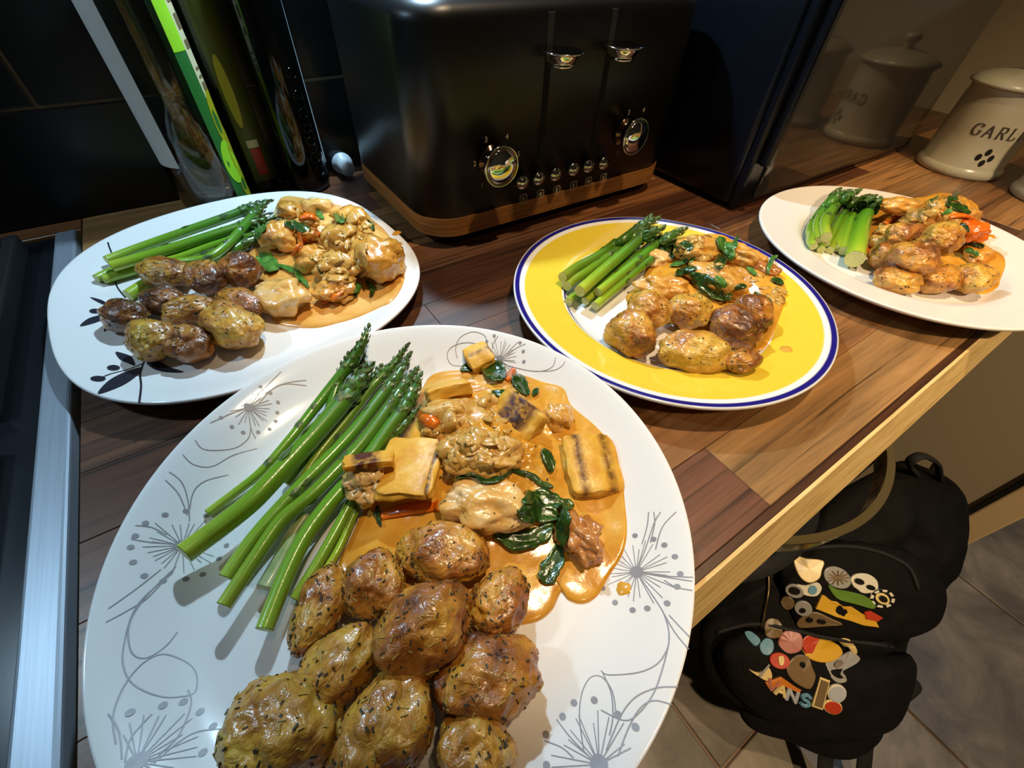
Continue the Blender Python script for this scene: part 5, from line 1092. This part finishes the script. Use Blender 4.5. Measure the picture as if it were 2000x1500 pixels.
# upper pocket
pin(pc([(685, 150), (760, 165), (870, 180), (860, 240), (845, 290), (790, 318), (740, 300), (700, 240)]), 'pin_cream', label='cream shield shaped badge')
pin(pc(ell(958, 285, 92, 62, 30)), 'pin_grey', label='round grey spoked badge')
for t in range(0, 180, 30):
    a = math.radians(t); pin(pc([(958-70*math.cos(a)-4*math.sin(a), 285-46*math.sin(a)+4*math.cos(a)), (958+70*math.cos(a)-4*math.sin(a), 285+46*math.sin(a)+4*math.cos(a)), (958+70*math.cos(a)+4*math.sin(a), 285+46*math.sin(a)-4*math.cos(a)), (958-70*math.cos(a)+4*math.sin(a), 285-46*math.sin(a)-4*math.cos(a))]), 'pin_brown', .0010, lift=.0034, sm_=1)
sk = pc([(1045, 290), (1080, 262), (1150, 262), (1205, 300), (1215, 345), (1200, 375), (1165, 380), (1140, 385), (1110, 380), (1085, 360), (1055, 335)])
pin(sk, 'pin_white', label='white skull badge')
for l in (ell(1090, 308, 32, 18, 20, 10), ell(1162, 345, 30, 16, 15, 10)): pin(pc(l), 'pin_black', .0012, lift=.0038)
pin(pc(ell(1238, 415, 80, 58, 25)), 'pin_black', label='round black and white ring badge')
for t in range(0, 360, 45):
    a0, a1 = math.radians(t), math.radians(t+26); R0 = (80, 58); pin(pc([(1238+R0[0]*k*math.cos(b), 415+R0[1]*k*math.sin(b)) for k, b in ((1, a0), (1, a1), (.76, a1), (.76, a0))]), 'pin_white', .0010, lift=.0034, sm_=1)
pin(pc(ell(1238, 415, 48, 34, 25, 12)), 'pin_cream', .0010, lift=.0034); pin(pc(ell(1238, 415, 30, 20, 25, 10)), 'pin_black', .0010, lift=.0048)
pin(pc([(860, 395), (880, 400), (900, 430), (960, 440), (1000, 470), (1050, 470), (1110, 510), (1190, 545), (1210, 592), (1120, 585), (1040, 560), (960, 540), (880, 505), (820, 480)]), 'pin_yellow', label='yellow jagged word badge', sm_=1)
pin(pc([(1120, 500), (1160, 490), (1235, 530), (1200, 555), (1130, 540)]), 'pin_red', sm_=1, lift=.0036)
pin(pc([(900, 330), (960, 360), (1040, 375), (1130, 400), (1190, 450), (1180, 480), (1080, 455), (980, 430), (930, 390)]), 'pin_green')
pin(pc(ell(690, 370, 60, 42, 20, 12)), 'pin_grey'); pin(pc(ell(690, 365, 34, 24, 20, 10)), 'pin_black', .001, lift=.0034)
pin(pc([(700, 330), (760, 335), (830, 315), (860, 350), (830, 400), (770, 400), (730, 380)]), 'pin_white'); pin(pc(ell(800, 360, 28, 30, 0, 10)), 'pin_blue', .001, lift=.0034)
pin(pc(ell(645, 445, 48, 38, 30, 12)), 'pin_brown'); pin(pc(ell(745, 480, 58, 46, 20, 12)), 'pin_grey'); pin(pc(ell(740, 490, 20, 16, 0, 8)), 'pin_black', .001, lift=.0034)
pin(pc([(700, 570), (760, 520), (830, 505), (930, 550), (990, 580), (860, 595), (740, 600)]), 'pin_brown'); pin(pc(ell(785, 548, 20, 16, 0, 8)), 'pin_black', .001, lift=.0034); pin(pc(ell(860, 560, 26, 14, 10, 8)), 'pin_black', .001, lift=.0034)
# lower pocket
pin(pc(ell(550, 610, 62, 66, 0, 12)), 'pin_brown'); pin(pc([(590, 650), (650, 620), (720, 640), (740, 700), (710, 760), (640, 770), (590, 720)]), 'pin_pink'); pin(pc(ell(665, 700, 26, 26, 0, 10)), 'pin_black', .001, lift=.0034)
tri = pin(pc(ell(848, 742, 118, 82, 18, 20)), 'pin_yellow', label='red yellow and green striped round badge')
pin(pc([(735, 690), (770, 655), (838, 665), (815, 720), (775, 770), (745, 750)]), 'pin_red', .001, lift=.0034); pin(pc([(915, 680), (950, 700), (966, 750), (945, 800), (890, 822), (860, 828), (890, 770)]), 'pin_green', .001, lift=.0034)
pin(pc([(370, 640), (410, 635), (460, 670), (470, 700), (440, 725), (400, 690)]), 'pin_blue', label='blue leaf shaped badge'); pin(pc([(465, 720), (500, 675), (545, 690), (555, 740), (525, 780), (480, 770)]), 'pin_blue')
pin(pc(ell(592, 815, 66, 50, 20, 14)), 'pin_red', label='red oval badge with a pale mark'); pin(pc([(580, 790), (610, 785), (615, 830), (590, 840)]), 'pin_cream', .001, lift=.0034)
pin(pc([(640, 850), (700, 780), (770, 790), (800, 860), (820, 920), (780, 990), (700, 960), (650, 910)]), 'pin_brown'); pin(pc([(950, 670), (1040, 680), (1085, 740), (1070, 780), (1040, 720), (970, 690)]), 'pin_cream')
pin(pc([(890, 820), (960, 790), (1030, 750), (1085, 790), (1080, 830), (1020, 870), (980, 900), (1020, 945), (960, 955), (910, 900)]), 'pin_grey', label='grey twisted badge'); pin(pc(ell(965, 840, 28, 20, -20, 10)), 'pin_brown', .001, lift=.0034)
pin(pc([(400, 870), (460, 890), (520, 855), (545, 910), (520, 940), (470, 920)]), 'pin_cream'); pin(pc([(455, 905), (520, 830), (530, 840), (470, 915)]), 'pin_grey', .0012, lift=.0034, sm_=1)
pin(pc([(850, 918), (915, 942), (860, 1122), (790, 1098)]), 'pin_cream', label='tall dark badge with a cream border', sm_=1); pin(pc([(856, 934), (902, 950), (854, 1106), (804, 1088)]), 'pin_brown', .001, lift=.0034, sm_=1)
pin(pc(ell(955, 1020, 60, 58, 0, 16)), 'pin_white'); pin(pc(ell(955, 1020, 52, 50, 0, 16)), 'pin_silver', .001, lift=.0034)
pin(pc(ell(928, 1105, 60, 44, 10, 16)), 'pin_cream'); pin(pc(ell(928, 1105, 53, 38, 10, 16)), 'pin_red', .001, lift=.0034, label='red round badge')
pin(pc([(500, 950), (560, 930), (600, 915), (700, 985), (730, 1000), (715, 1015), (620, 970), (580, 960), (520, 985)]), 'pin_orange', sm_=1)
LET = {'V': [[(0, 1), (.5, 0)], [(.5, 0), (1, 1)]], 'A': [[(0, 0), (.5, 1)], [(.5, 1), (1, 0)], [(.2, .35), (.8, .35)]], 'N': [[(.05, 0), (.05, 1)], [(.05, 1), (.95, 0)], [(.95, 0), (.95, 1)]], 'S': [[(.9, .85), (.5, 1), (.12, .8), (.2, .58), (.8, .42), (.9, .18), (.5, 0), (.08, .14)]]}
for ch, ox, oy, mt in (('V', 505, 985, 'pin_pink'), ('A', 560, 1020, 'pin_cream'), ('N', 630, 1055, 'pin_silver'), ('S', 715, 1085, 'pin_blue')):
    s = S(); r_ = np.array([62, 22.0]); u_ = np.array([20, -66.0]); lines = []
    for st in LET[ch]:
        pl = smooth_line([np.array(k) for k in st], 4) if len(st) > 2 else [np.array(st[0]), (np.array(st[0])+np.array(st[1]))/2, np.array(st[1])]
        pts = [onbag(*pc([(ox+k[0]*r_[0]+k[1]*u_[0], oy+k[0]*r_[1]+k[1]*u_[1])])[0], .0016)[0] for k in pl]
        s.add(*tube(pts, .0032, 6, True))
    o = s.build('letter_badge', mt, bag, None, False)

for o in bpy.data.objects:
    if '_o' in o: del o['_o']
